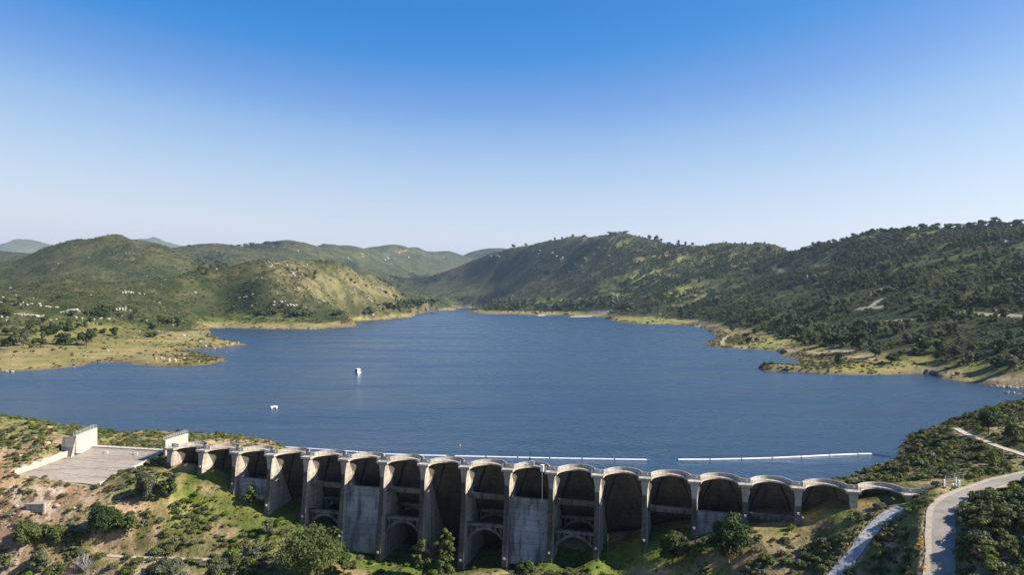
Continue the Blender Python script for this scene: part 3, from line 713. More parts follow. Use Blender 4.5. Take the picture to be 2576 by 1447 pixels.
# road surfaces
def strip(name, line, off0, off1, lift, mat, label, uneven=0.0, parent=None):
    d = np.gradient(line[:, :2], axis=0); d /= np.linalg.norm(d, axis=1)[:, None] + 1e-9
    nrm = np.stack([d[:, 1], -d[:, 0]], -1)
    t = np.arange(len(line))
    e0 = off0 + uneven * (fbm(t, t * 0 + 3, 4.0, 3, 51) - 0.5); e1 = off1 + uneven * (fbm(t, t * 0 + 9, 4.0, 3, 52) - 0.5)
    a = np.concatenate([line[:, :2] + nrm * e0[:, None], (line[:, 2] + lift)[:, None]], 1)
    bb = np.concatenate([line[:, :2] + nrm * e1[:, None], (line[:, 2] + lift)[:, None]], 1)
    a2 = a.copy(); a2[:, 2] -= 0.4; b2 = bb.copy(); b2[:, 2] -= 0.4
    n = len(line); v = np.concatenate([a2, a, bb, b2])
    i = np.arange(n - 1)
    fs = np.concatenate([np.stack([i + k * n, i + 1 + k * n, i + 1 + (k + 1) * n, i + (k + 1) * n], -1) for k in range(3)])
    o = mesh_np(name, v, fs, mat, parent)
    return tag(o, label, kind='structure')
M['asphalt'] = flat_mat('worn_pale_asphalt', (0.235, 0.205, 0.172), 0.92, 0.2, 0.35)
M['shoulder'] = flat_mat('sandy_shoulder', (0.34, 0.285, 0.215), 0.95, 0.2, 0.8)
M['gravel'] = flat_mat('pale_grey_gravel', (0.33, 0.32, 0.31), 0.95, 0.35, 1.2)
M['sand'] = flat_mat('sandy_path', (0.36, 0.30, 0.23), 0.95, 0.2, 1.0)
strip('road_shoulder', ROADS['road']['line'], -2.7, 2.6, 0.0, M['shoulder'], 'sandy shoulder along the service road', 1.1)
strip('road', ROADS['road']['line'], -1.5, 2.35, 0.012, M['asphalt'], 'worn pale asphalt service road curving up past the dam', 0.5)
strip('gravel_track', ROADS['gravel_track']['line'], -1.5, 1.5, 0.0, M['gravel'], 'pale gravel track below the end of the dam', 0.8)
strip('footpath', ROADS['footpath']['line'], -1.2, 1.2, 0.05, M['sand'], 'pale footpath above the near shore', 0.5)
strip('dirt_path', ROADS['dirt_path']['line'], -0.8, 0.8, 0.05, M['sand'], 'dirt path across the slope below the spillway', 0.5)

# ------------------------------------------------------------------ lake
me = bpy.data.meshes.new('lake')
bm = bmesh.new()
gx = us[::6]; gy = ys[::5]
gU, gY = np.meshgrid(gx, gy); gX = gU * gY
gS = sample(SD, gX, gY)
gT = (gX - B0.x) * UP.x + (gY - B0.y) * UP.y
gSd = (gX - B0.x) * AX.x + (gY - B0.y) * AX.y
wet = (gS < 0.045 * gY + 2.0)
lim = np.full_like(gX, 14.5)
wet &= gT > lim
M2, N2 = gS.shape
q = wet[:-1, :-1] & wet[1:, :-1] & wet[:-1, 1:] & wet[1:, 1:] & (gY[:-1, :-1] < 4300 * K)
vid = {}
def gv(j, i):
    if (j, i) not in vid: vid[(j, i)] = bm.verts.new((gX[j, i], gY[j, i], 0))
    return vid[(j, i)]
for j in range(M2 - 1):
    for i in range(N2 - 1):
        if q[j, i]: bm.faces.new((gv(j, i), gv(j, i + 1), gv(j + 1, i + 1), gv(j + 1, i)))
bm.to_mesh(me); bm.free()
m, N, L, P = new_mat('lake_water')
p = geo_pos(N)
P.inputs['Base Color'].default_value = (0.012, 0.045, 0.095, 1)
P.inputs['Roughness'].default_value = 0.22; P.inputs['IOR'].default_value = 1.33; P.inputs['Specular IOR Level'].default_value = 0.5
w1 = noise(N, L, 0.55, 4, scaled(N, L, p, (1.0, 0.55, 1)), 0.6, 0.5)
w2 = noise(N, L, 0.06, 4, scaled(N, L, p, (0.5, 1.3, 1)), 0.6, 0.8)
w3 = noise(N, L, 0.012, 3, scaled(N, L, p, (0.35, 1.6, 1)), 0.6, 0.5)
b1 = N.new('ShaderNodeBump'); b1.inputs['Strength'].default_value = 0.8; b1.inputs['Distance'].default_value = 0.6; L.new(w1.outputs['Fac'], b1.inputs['Height'])
b2 = N.new('ShaderNodeBump'); b2.inputs['Strength'].default_value = 0.4; b2.inputs['Distance'].default_value = 2.5; L.new(w2.outputs['Fac'], b2.inputs['Height']); L.new(b1.outputs['Normal'], b2.inputs['Normal'])
L.new(b2.outputs['Normal'], P.inputs['Normal'])
rr = ramp(N, [(0.35, (0.16, 0.16, 0.16)), (0.65, (0.32, 0.32, 0.32))]); L.new(w3.outputs['Fac'], rr.inputs['Fac']); L.new(rr.outputs['Color'], P.inputs['Roughness'])
rc = ramp(N, [(0.35, (0.012, 0.034, 0.064)), (0.65, (0.016, 0.040, 0.072))]); L.new(w3.outputs['Fac'], rc.inputs['Fac']); L.new(rc.outputs['Color'], P.inputs['Base Color'])
M['water'] = m
me.materials.append(m)
lake_o = bpy.data.objects.new('lake', me); COL.objects.link(lake_o)
tag(lake_o, 'blue rippled water of the reservoir', kind='structure')

# ------------------------------------------------------------------ far blue mountains
def mountain(name, sky_pts, yk, label):
    """ridge with a real front and back slope"""
    sp = np.array(sky_pts, float)
    px = np.linspace(sp[0, 0], sp[-1, 0], 70); py = np.interp(px, sp[:, 0], sp[:, 1])
    Y = yk * K; rows = []
    crest = CAMZ - (py - CY) * Y / F; base = -40.0
    crest = np.maximum(crest + (fbm(px * 9, px * 0, 60.0, 4, 61) - 0.5) * 40, base + 1)
    X = (px - CX) * Y / F
    for k in np.linspace(-1, 1, 25):
        h = base + (crest - base) * (1 - abs(k)) ** 1.15
        yy = Y + k * (700 + (crest - base) * 3.2)
        h = h + (fbm(X, yy, 500.0, 4, 62) - 0.5) * 0.35 * (h - base) * (abs(k) > 0.02)
        rows.append(np.stack([X, yy, h], -1))
    G = np.array(rows); a, b = G.shape[:2]; ii = np.arange(a * b).reshape(a, b)
    fs = np.stack([ii[:-1, :-1], ii[:-1, 1:], ii[1:, 1:], ii[1:, :-1]], -1).reshape(-1, 4)
    o = mesh_np(name, G.reshape(-1, 3), fs, M['farhill'], smooth_shade=True)
    return tag(o, label, kind='structure')
M['farhill'] = flat_mat('distant_brush', (0.085, 0.095, 0.055), 0.95, 0.3, 0.004)
mountain('mountain', [(-420, 700), (-200, 650), (-60, 622), (0, 616), (38, 607), (75, 604), (105, 610), (128, 616), (180, 630), (260, 660), (380, 710)], 7900, 'far blue mountain behind the round hill')
mountain('mountain', [(240, 690), (300, 630), (345, 606), (358, 601), (372, 602), (388, 598), (406, 605), (426, 612), (458, 619), (500, 626), (560, 640), (700, 690)], 8300, 'distant pale blue peak on the horizon')

# ------------------------------------------------------------------ haze
bmz = MB(); bmz.box(-19000, 19000, -400, 21500, -80, 1180)
hz = bmz.build('haze', None)
m = bpy.data.materials.new('thin_haze'); m.use_nodes = True
nt = m.node_tree; nt.nodes.clear()
out = nt.nodes.new('ShaderNodeOutputMaterial'); pv = nt.nodes.new('ShaderNodeVolumePrincipled')
pv.inputs['Color'].default_value = (0.66, 0.82, 1.0, 1); pv.inputs['Density'].default_value = 3.6e-5
pv.inputs['Anisotropy'].default_value = 0.55
nt.links.new(pv.outputs[0], out.inputs['Volume'])
hz.data.materials.append(m)
tag(hz, 'thin blue haze lying over the far hills', kind='stuff')
# ------------------------------------------------------------------ the dam
dam = tag(empty('dam', (B0.x, B0.y, 0), DAM_RZ), 'long grey concrete multiple-arch dam with tall buttresses holding back the reservoir', 'dam')
H0 = ZL - 0.6
def front_t(i, z):
    q = min(1.0, max(0.0, (H0 - z) / (H0 - FOOT[i] + 1e-6)))
    return -0.15 - BATTER[i] * q ** 1.35
def spring_t(z): return 1.0 + (ZL - z) * 0.55
def ell(sm, a, r, t0, phi): return (sm + a * math.cos(phi), t0 + r * math.sin(phi))
ARISE = 5.7
number_plate_z = ZL + 0.55
for i in range(NB):
    s = SS[i]; zf = FOOT[i] - 2.0
    lv = [H0 - 0.02] + list(np.linspace(H0 - 3.0, zf, 9))
    # thin wall that carries the arches
    rings = []
    for z in lv:
        q = (H0 - z) / max(1.0, H0 - zf)
        h = 0.44 + 0.16 * q
        tf = front_t(i, z) + 1.2; tr = spring_t(z) + 1.2
        rings.append([(s - h, tf, z), (s + h, tf, z), (s + h, tr, z), (s - h, tr, z)])
    mb = MB(); mb.loft(rings)
    b_ = mb.build('buttress', M['concrete'], dam)
    # stiffening pilaster down the front edge, flared under the platform
    rings = []
    for z, fl in [(H0 - 0.01, 0.5), (H0 - 0.8, 0.36), (H0 - 2.0, 0.14), (H0 - 3.6, 0.0)] + [(z, 0.0) for z in np.linspace(H0 - 5, zf, 9)]:
        q = (H0 - z) / max(1.0, H0 - zf)
        h = 0.54 + 0.24 * q + fl
        tf = front_t(i, z); tb = tf + 1.75 + 0.9 * q + 0.4 * fl
        rings.append([(s - h, tf, z), (s + h, tf, z), (s + h * 0.97, tb, z), (s - h * 0.97, tb, z)])
    mb = MB(); mb.loft(rings)
    pi_ = mb.build('pilaster', M['concrete'], b_)
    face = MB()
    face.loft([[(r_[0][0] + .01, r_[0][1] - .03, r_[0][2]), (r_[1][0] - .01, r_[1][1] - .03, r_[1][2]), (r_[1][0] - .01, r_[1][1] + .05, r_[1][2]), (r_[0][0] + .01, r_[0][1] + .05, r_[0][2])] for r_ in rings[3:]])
    face.build('shade_stained_face', M['shade_stained'], b_)  # front plate: stains plus painted shade, darker than the rest of the pilaster
    # second rib further back on the flank
    if 1 <= i <= 16 and H0 - FOOT[i] > 9:
        rings = []
        for z in np.linspace(H0 - 2.2, zf, 8):
            q = (H0 - z) / max(1.0, H0 - zf)
            t0 = front_t(i, z) + 4.6 + 1.5 * q; h = 0.54 + 0.22 * q
            rings.append([(s - h, t0, z), (s + h, t0, z), (s + h, t0 + 0.9, z), (s - h, t0 + 0.9, z)])
        mb = MB(); mb.loft(rings); mb.build('flank_rib', M['concrete'], b_)
    # platform with its parapet on top of the buttress
    mb = MB()
    mb.box(s - 1.62, s + 1.62, -0.55, 3.0, ZL - 0.55, ZL)
    pf = mb.build('platform', M['concrete'], dam)
    mb = MB(); mb.box(s - 1.25, s + 1.25, 2.2, 2.48, ZL + 0.002, ZL + 1.0)
    mb.build('parapet', M['concrete'], pf)
    mb = MB(); mb.box(s + 0.15, s + 0.6, 2.13, 2.19, ZL + 0.35, ZL + 0.75)
    mb.build('number_plate', M['white'], pf)
    mb = MB()
    for x in (s - 1.5, s, s + 1.5): mb.box(x - 0.035, x + 0.035, -0.5, -0.43, ZL, ZL + 1.05)
    for z in (0.55, 1.02): mb.box(s - 1.55, s + 1.55, -0.49, -0.44, ZL + z - 0.03, ZL + z + 0.03)
    mb.build('railing', M['steel'], pf)
    if 1 <= i <= 15:
        z = FOOT[i] + 2.4; t = front_t(i, z)
        mb = MB(); mb.box(s - 0.3, s + 0.2, t - 0.12, t + 0.05, z, z + 0.5)
        mb.build('gauge_plate', M['white'], b_)

STRUTS = {4: 'beam', 6: 'beam', 8: 'beam', 10: 'beam', 12: 'top', 14: 'top', 2: 'wall', 5: 'wall', 9: 'wall', 13: 'wall'}
WALLB = {2: -3.2, 5: -15.2, 9: -14.2, 13: -6.0}
for i in range(NB - 1):
    s0, s1 = SS[i], SS[i + 1]; sm = (s0 + s1) / 2; w = s1 - s0
    # inclined arch barrel
    zb = min(FOOT[i], FOOT[i + 1]) - 2.5
    a_in = w / 2 - 0.40; nph = 26; nl = 14
    zs = np.linspace(ZL - 0.4, zb, nl)
    V = []
    for z in zs:
        t0 = spring_t(z)
        V.append([(*ell(sm, a_in, ARISE, t0, math.pi * k / nph), z) for k in range(nph + 1)] +
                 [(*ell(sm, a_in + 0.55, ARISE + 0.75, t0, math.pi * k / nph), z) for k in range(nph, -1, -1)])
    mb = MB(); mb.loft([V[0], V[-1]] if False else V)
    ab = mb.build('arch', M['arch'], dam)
    # dark seepage bands down the shoulders of the arch
    for ph0 in (0.60, 0.40):
        mb = MB(); L_, R_ = [], []
        for z in np.linspace(ZL - 1.0, max(zb + 3, ZL - 17), 14):
            t0 = spring_t(z); q = (ZL - z) / 17
            phm = math.pi * (0.5 + math.copysign(min(0.42, 0.10 + 0.50 * q + 0.006 * math.sin(z * 1.3 + i)), ph0 - 0.5))
            hw = 0.062 * (1 - 0.35 * q) * (0.85 + 0.2 * math.sin(z * 0.9 + i * 2) + 0.25 * math.sin(i * 3.3))
            L_.append((*ell(sm, a_in - 0.05, ARISE - 0.05, t0, phm - hw), z)); R_.append((*ell(sm, a_in - 0.05, ARISE - 0.05, t0, phm + hw), z))
        L2 = [(*ell(sm, a_in + 0.02, ARISE + 0.02, spring_t(p[2]), math.acos(max(-1, min(1, (p[0] - sm) / (a_in - 0.05))))), p[2]) for p in L_]
        R2 = [(*ell(sm, a_in + 0.02, ARISE + 0.02, spring_t(p[2]), math.acos(max(-1, min(1, (p[0] - sm) / (a_in - 0.05))))), p[2]) for p in R_]
        mb.loft([[l, r, r2, l2] for l, r, r2, l2 in zip(L_, R_, R2, L2)])
        mb.build('water_stain', M['stain'], ab)
    # curved walkway, parapet and railing
    ad = w / 2 - 1.6; rd = 6.2; au = w / 2 - 0.85; ru = 7.55; nph = 30
    rings = []
    for k in range(nph + 1):
        ph = math.pi * k / nph
        d = ell(sm, ad, rd, -0.2, ph); u = ell(sm, au, ru, 0.3, ph)
        rings.append([(*d, ZL - 0.40), (*u, ZL - 0.54), (*u, ZL - 0.01), (*d, ZL - 0.01)])
    mb = MB(); mb.loft(rings); wk = mb.build('walkway', M['concrete'], dam)
    ph0 = math.asin(2.0 / ru); rings = []
    for k in range(nph + 1):
        ph = ph0 + (math.pi - 2 * ph0) * k / nph
        d = ell(sm, au - 0.02, ru - 0.02, 0.3, ph); u = ell(sm, au + 0.2, ru + 0.2, 0.3, ph)
        rings.append([(*d, ZL - 0.03), (*u, ZL - 0.03), (*u, ZL + 0.85), (*d, ZL + 0.85)])
    mb = MB(); mb.loft(rings); mb.build('parapet', M['concrete'], wk)
    mb = MB(); pts = []
    for k in range(25):
        ph = 0.05 + (math.pi - 0.1) * k / 24
        d = ell(sm, ad + 0.12, rd + 0.12, -0.2, ph); pts.append(d)
        if k % 2 == 0: mb.box(d[0] - 0.035, d[0] + 0.035, d[1] - 0.035, d[1] + 0.035, ZL - 0.02, ZL + 1.05)
    for z in (0.55, 1.03): mb.tube([(x, y, ZL + z) for x, y in pts], 0.035, 4)
    mb.build('railing', M['steel'], wk)
    kind = STRUTS.get(i)
    x0, x1 = s0 + 0.42, s1 - 0.42
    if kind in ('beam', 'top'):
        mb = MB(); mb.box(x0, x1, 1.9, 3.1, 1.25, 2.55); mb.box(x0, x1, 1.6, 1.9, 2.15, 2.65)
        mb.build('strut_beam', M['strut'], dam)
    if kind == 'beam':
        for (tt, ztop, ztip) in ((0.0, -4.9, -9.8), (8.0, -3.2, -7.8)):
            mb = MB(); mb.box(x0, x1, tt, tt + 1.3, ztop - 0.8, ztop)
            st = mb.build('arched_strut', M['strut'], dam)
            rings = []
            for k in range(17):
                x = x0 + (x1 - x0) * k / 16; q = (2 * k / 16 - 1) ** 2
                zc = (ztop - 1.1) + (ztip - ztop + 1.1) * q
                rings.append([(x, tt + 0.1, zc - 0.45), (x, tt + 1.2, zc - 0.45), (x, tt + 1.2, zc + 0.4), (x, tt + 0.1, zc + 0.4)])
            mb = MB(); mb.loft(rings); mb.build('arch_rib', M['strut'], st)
            for f in (0.13, 0.27, 0.73, 0.87):
                x = x0 + (x1 - x0) * f; q = (2 * f - 1) ** 2
                zc = (ztop - 1.1) + (ztip - ztop + 1.1) * q
                mb = MB(); mb.box(x - 0.22, x + 0.22, tt + 0.2, tt + 1.1, zc, ztop - 0.78); mb.build('post', M['strut'], st)
    if kind == 'wall':
        zt, zb_ = 2.5, WALLB[i]
        nl = max(1, int(round((zt - zb_) / 2.6))); hh = (zt - zb_) / nl
        tw = [front_t(i, zt - k * hh) + 1.35 for k in range(nl + 1)]
        core = MB(); core.loft([[(x0, front_t(i, z) + 1.43, z), (x1, front_t(i, z) + 1.43, z), (x1, front_t(i, z) + 2.3, z), (x0, front_t(i, z) + 2.3, z)] for z in np.linspace(zt, zb_, 6)])
        wl_ = core.build('infill_wall', M['concrete_old'], dam)
        for k in range(nl):
            za, zc = zt - k * hh, zt - (k + 1) * hh + 0.06
            ta = front_t(i, za) + 1.35 - 0.02 * (k % 2); tc = front_t(i, zc) + 1.35 - 0.02 * (k % 2)
            mb = MB(); mb.loft([[(x0, ta, za), (x1, ta, za), (x1, ta + 0.5, za), (x0, ta + 0.5, za)], [(x0, tc, zc), (x1, tc, zc), (x1, tc + 0.5, zc), (x0, tc + 0.5, zc)]])
            mb.build('concrete_lift', M['concrete_old'], wl_)
        mb = MB(); z = zt - 1.9; t = front_t(i, z) + 1.2
        mb.box(x0, x1, t, t + 0.35, z - 0.35, z); mb.build('ledge', M['concrete_old'], wl_)
# approach wall running into the road at the far end
mb = MB(); e = SS[-1]
mb.loft([[(e + 1.6, 0.5, ZL - 0.55), (e + 1.6, 2.6, ZL - 0.55), (e + 1.6, 2.6, ZL - 0.005), (e + 1.6, 0.5, ZL - 0.005)], [(e + 9.5, 1.6, ZL - 0.9), (e + 9.5, 3.4, ZL - 0.9), (e + 9.5, 3.4, ZL - 0.1), (e + 9.5, 1.6, ZL - 0.1)]])
ap = mb.build('approach', M['concrete'], dam)
mb = MB(); mb.loft([[(e + 1.2, 2.3, ZL - 0.5), (e + 1.2, 2.62, ZL - 0.5), (e + 1.2, 2.62, ZL + 1.05), (e + 1.2, 2.3, ZL + 1.05)], [(e + 5.5, 2.6, ZL - 0.6), (e + 5.5, 2.92, ZL - 0.6), (e + 5.5, 2.92, ZL + 1.0), (e + 5.5, 2.6, ZL + 1.0)], [(e + 11, 3.4, ZL - 0.9), (e + 11, 3.7, ZL - 0.9), (e + 11, 3.7, ZL + 0.1), (e + 11, 3.4, ZL + 0.1)]])
mb.build('parapet', M['concrete'], ap)
mb = MB(); pts = []
for k in range(6):
    x = e + 1.6 + k * 1.5; y = 0.6 + k * 0.2; mb.box(x - .035, x + .035, y - .035, y + .035, ZL - 0.3, ZL + 1.05); pts.append((x, y))
for z in (0.55, 1.03): mb.tube([(x, y, ZL + z) for x, y in pts], 0.035, 4)
mb.build('railing', M['steel'], ap)
# gauge pipe clamped to the tenth arch
s = SS[9] + 9.4
mb = MB(); mb.tube([(s, 0.1, 2.4), (s, 0.1, ZL + 0.1)], 0.13, 8); gp = mb.build('gauge_pipe', M['concrete_pale'], dam)
mb = MB(); mb.box(s - 0.4, s + 0.4, -0.3, 0.5, ZL + 0.05, ZL + 1.8); mb.build('gauge_housing', M['white'], gp)
s = SS[9] + 4.2
mb = MB(); mb.tube([(s, 7.2, ZL), (s, 7.2, ZL + 3.6)], 0.07, 6); mb.tube([(s, 7.2, ZL + 3.4), (s + 0.8, 7.2, ZL + 3.6)], 0.05, 5); mb.box(s - .25, s + .25, 6.9, 7.1, ZL + 1.4, ZL + 2.0)
mb.build('instrument_mast', M['darkmetal'], dam)
s = SS[9] + 5.0
mb = MB(); mb.box(s - .5, s + .5, 6.3, 6.9, ZL, ZL + 1.3); mb.build('instrument_cabinet', M['steel'], dam)

# ------------------------------------------------------------------ spillway
mid = (SP['tl'] + SP['br']) / 2
spill = tag(empty('spillway', tuple(mid)), 'sloping pale concrete spillway chute beside the end of the dam', 'spillway')
spill_inv = Vector((-mid.x, -mid.y, -mid.z))
def spart(mb, name, mat, parent=spill):
    o = mb.build(name, mat, parent)
    if parent is spill: o.location = spill_inv
    return o
def chute_pt(a, b, dz=0.0):
    tl, tr, bl, br = SP['tl'], SP['tr'], SP['bl'], SP['br']
    p = (tl * (1 - a) + tr * a) * (1 - b) + (bl * (1 - a) + br * a) * b
    z = float(chute_z(np.array(a), np.array(b)))
    return Vector((p.x, p.y, z + dz))
na, nb = 5, 5
for ia in range(na):
    for ib in range(nb):
        rings = []
        g = 0.0022; dz = 0.008 * ((ia * 7 + ib * 3) % 4)
        bs = np.linspace(ib / nb + g, (ib + 1) / nb - g, 4)
        jag = (lambda a: 0.03 * math.sin(a * 23) + 0.02 * math.sin(a * 51)) if ib == nb - 1 else (lambda a: 0)
        for bq in bs:
            a0, a1 = ia / na + g * .7, (ia + 1) / na - g * .7
            k = 1 if bq == bs[-1] else 0
            p, q = chute_pt(a0, bq + k * jag(a0), dz), chute_pt(a1, bq + k * jag(a1), dz)
            rings.append([p, q, q - Vector((0, 0, 0.4)), p - Vector((0, 0, 0.4))])
        mb = MB(); mb.loft(rings); spart(mb, 'slab_panel', M['chute'])
mb = MB(); rings = []
for bq in np.linspace(0.0, 0.99, 8):
    p, q = chute_pt(0, bq, -0.06), chute_pt(1, bq, -0.06)
    rings.append([p, q, q - Vector((0, 0, 0.3)), p - Vector((0, 0, 0.3))])
mb.loft(rings); spart(mb, 'joint_bed', M['shade_stained'])
# crest sill
mb = MB(); rings = []
up_v = (SP['tl'] - SP['bl']); up_v.z = 0; up_v.normalize()
for a in np.linspace(-0.01, 1.03, 4):
    p = chute_pt(min(1.0, max(0, a)), 0.0); p = SP['tl'].lerp(SP['tr'], a)
    rings.append([p + Vector((0, 0, -0.5)), p + Vector((0, 0, 0.35)), p + up_v * 1.9 + Vector((0, 0, 0.42)), p + up_v * 1.9 + Vector((0, 0, -0.5))])
mb.loft(rings); spart(mb, 'crest_sill', M['concrete_pale'])
for a, bq in ((0.34, 0.14), (0.735, 0.13)):
    p = chute_pt(a, bq); mb = MB()
    mb.loft([[p + Vector((-.55, -.4, -.2)), p + Vector((.55, -.4, -.2)), p + Vector((.55, .4, -.2)), p + Vector((-.55, .4, -.2))], [p + Vector((-.5, -.25, .65)), p + Vector((.5, -.25, .65)), p + Vector((.5, .35, .75)), p + Vector((-.5, .35, .75))]])
    spart(mb, 'baffle_block', M['concrete_pale'])
# side walls of the chute: a ragged one on the cliff side, a low kerb on the other
rings = []
out_v = Vector((up_v.y, -up_v.x, 0)) * -1
for k, bq in enumerate(np.linspace(0.02, 1.0, 26)):
    p = chute_pt(0, bq); h = 2.1 + 0.28 * math.sin(k * 2.1) + 0.22 * math.sin(k * 4.7) - 0.5 * bq
    rings.append([p + Vector((0, 0, -.6)), p + Vector((0, 0, h)), p + out_v * 0.55 + Vector((0, 0, h + 0.05)), p + out_v * 0.6 + Vector((0, 0, -.6))])
mb = MB(); mb.loft(rings); spart(mb, 'side_wall', M['concrete_pale'])
rings = []
for k, bq in enumerate(np.linspace(0.10, 0.97, 18)):
    p = chute_pt(1, bq); h = 0.5
    rings.append([p + Vector((0, 0, -.6)), p + Vector((0, 0, h)), p - out_v * 0.5 + Vector((0, 0, h)), p - out_v * 0.5 + Vector((0, 0, -.8))])
mb = MB(); mb.loft(rings); spart(mb, 'kerb', M['concrete_pale'])

def wing_wall(pn, pf, top, bot_n, bot_f, label, ret):
    """tall end wall of the spillway; pn near end, pf far end"""
    d = (pf - pn); L_ = d.length; d.normalize(); nrm = Vector((-d.y, d.x, 0))
    root = tag(empty('wing_wall', (pn.x, pn.y, bot_n), math.atan2(d.y, d.x)), label, 'retaining wall', 'spillway end walls')
    mb = MB(); th = 1.1
    n = 10; rings = []
    for k in range(n + 1):
        x = L_ * k / n
        zb = (bot_f - bot_n) * k / n - 1.0
        zt = top - bot_n + (0.9 * (k / n) if k else 0) - 0.15
        cut = 1.4 if k == 0 else 0.0
        rings.append([(x, 0, zb), (x, th, zb), (x, th, zt), (x, 0, zt)])
    mb.loft(rings); mb.build('wall', M['concrete_pale'], root)
    if ret:
        mb = MB(); mb.loft([[(-1.4, 0.9, -2.0), (0.4, 0.9, -2.5), (0.4, 5.0, -1.5), (-0.2, 5.0, -1.5)], [(-1.0, 0.35, 1.0), (0.5, 0.35, 1.0), (0.5, 5.0, 1.2), (0.0, 5.0, 1.2)], [(-.02, 0.02, top - bot_n - 0.2), (0.5, 0.02, top - bot_n - 0.2), (0.5, 4.6, top - bot_n - 0.5), (0.1, 4.6, top - bot_n - 0.5)]])
        mb.build('return_wall', M['concrete'], root)
    mb = MB(); pts0 = []
    for y in (0.1, th - 0.1):
        pts = [(L_ * k / 6 * 0.98 + 0.05, y, top - bot_n - 0.15 + 0.9 * k / 6) for k in range(7)]
        for x, yy, z in pts: mb.box(x - .04, x + .04, yy - .04, yy + .04, z - .1, z + 1.1)
        for h in (0.6, 1.08): mb.tube([(x, yy, z + h) for x, yy, z in pts], 0.04, 4)
    mb.build('railing', M['steel'], root)
    mb = MB(); rings = []
    for k in range(9):
        ph = k / 8 * math.pi / 2
        x = L_ * 0.42 + L_ * 0.2 * math.sin(ph); z = (top - bot_n) * 0.92 * math.cos(ph)
        rings.append([(x - .08, -0.03, z), (x + .08, -0.03, z), (x + .08, 0.02, z), (x - .08, 0.02, z)])
    mb.loft(rings); mb.build('joint_line', M['concrete'], root)
    return root
pn, pf_ = Vector(world_pt(193, 0, 153)), Vector(world_pt(245.5, 0, 159.7)); pn.z = pf_.z = 0
wing_wall(pn, pf_, 11.3, 6.6, 5.2, 'pale wing wall with a curved joint at the cliff side of the spillway', True)
pn, pf_ = Vector(world_pt(417, 0, 149.3)), Vector(world_pt(474, 0, 153.6)); pn.z = pf_.z = 0
wing_wall(pn, pf_, 11.0, 7.0, 5.0, 'pale wing wall with railings between the spillway and the first dam arch', False)

# small concrete box and slab on the rocks below the spillway
g0 = ground(105, 1272)
bx_ = tag(empty('culvert_box', tuple(g0)), 'low flat-roofed concrete box half buried in the rocky slope below the spillway', 'culvert')
mb = MB(); mb.loft([[(-3.4, -1.6, -1.5), (1.7, -2.2, -1.5), (2.6, 1.4, -1.5), (-1.0, 2.2, -1.5)], [(-3.4, -1.6, 0.35), (1.7, -2.2, 0.55), (2.6, 1.4, 0.75), (-1.0, 2.2, 0.5)]]); mb.build('chamber', M['concrete'], bx_)
mb = MB(); mb.loft([[(-3.8, -1.9, 0.4), (2.0, -2.5, 0.6), (2.9, 1.6, 0.8), (-1.2, 2.5, 0.56)], [(-3.8, -1.9, 0.7), (2.0, -2.5, 0.9), (2.9, 1.6, 1.1), (-1.2, 2.5, 0.86)]]); mb.build('roof_slab', M['chute'], bx_)
mb = MB(); mb.box(2.0, 2.5, -2.7, -2.3, -1.6, 1.3); mb.build('post', M['concrete_pale'], bx_)

# ------------------------------------------------------------------ on the water
def boom_line(px, label, group, seglen=11.0):
    pts = smooth_line([on_level(x, y) for x, y in px], 2.0)
    cum = np.concatenate([[0], np.cumsum(np.linalg.norm(np.diff(pts, axis=0), axis=1))])
    root = tag(empty('float_boom', tuple(pts[0])), label, 'boom', group)
    k = 0; d = 0.0
    while d < cum[-1] - 3:
        e = min(d + seglen, cum[-1])
        a = Vector([np.interp(d + 0.25, cum, pts[:, c]) for c in range(3)]); b = Vector([np.interp(e - 0.25, cum, pts[:, c]) for c in range(3)])
        mb = MB(); off = Vector((pts[0][0], pts[0][1], 0)); mb.tube([a - off + Vector((0, 0, .12)), b - off + Vector((0, 0, .12))], 0.29, 8)
        mb.build('float_segment', M['boom'], root); d += seglen
    mb = MB(); mb.tube([Vector(p) - off + Vector((0, 0, .1)) for p in pts[::4]] + [Vector(pts[-1]) - off + Vector((0, 0, .1))], 0.09, 5); mb.build('cable', M['steel'], root)
    return root
boom_line([(700, 1126.5), (770, 1131), (860, 1137), (968, 1145), (1060, 1148.2), (1130, 1149.7)], 'white floating boom just above the crest of the dam by the knoll', 'debris booms')
boom_line([(1143, 1150.2), (1250, 1152.4), (1322, 1154.2), (1440, 1156.5), (1549, 1158.4), (1638, 1159.6)], 'white floating boom ending in open water behind the middle arches', 'debris booms')
boom_line([(1704, 1158.9), (1780, 1158.8), (1850, 1157.4), (1930, 1155.3), (2000, 1152.2), (2070, 1148.6), (2130, 1145.6), (2193, 1144.4)], 'white floating boom curving towards the brushy bank past the open gap', 'debris booms')
pa, pb = Vector(on_level(2196, 1145)), Vector(on_level(2262, 1154))
mb = MB(); mb.tube([pa + Vector((0, 0, .2)), pa.lerp(pb, .5) + Vector((0, 0, .1)), pb + Vector((0, 0, .6))], 0.14, 5)
tag(mb.build('mooring_cable', M['steel']), 'thin mooring cable from the end of the boom to the brushy bank', 'cable')

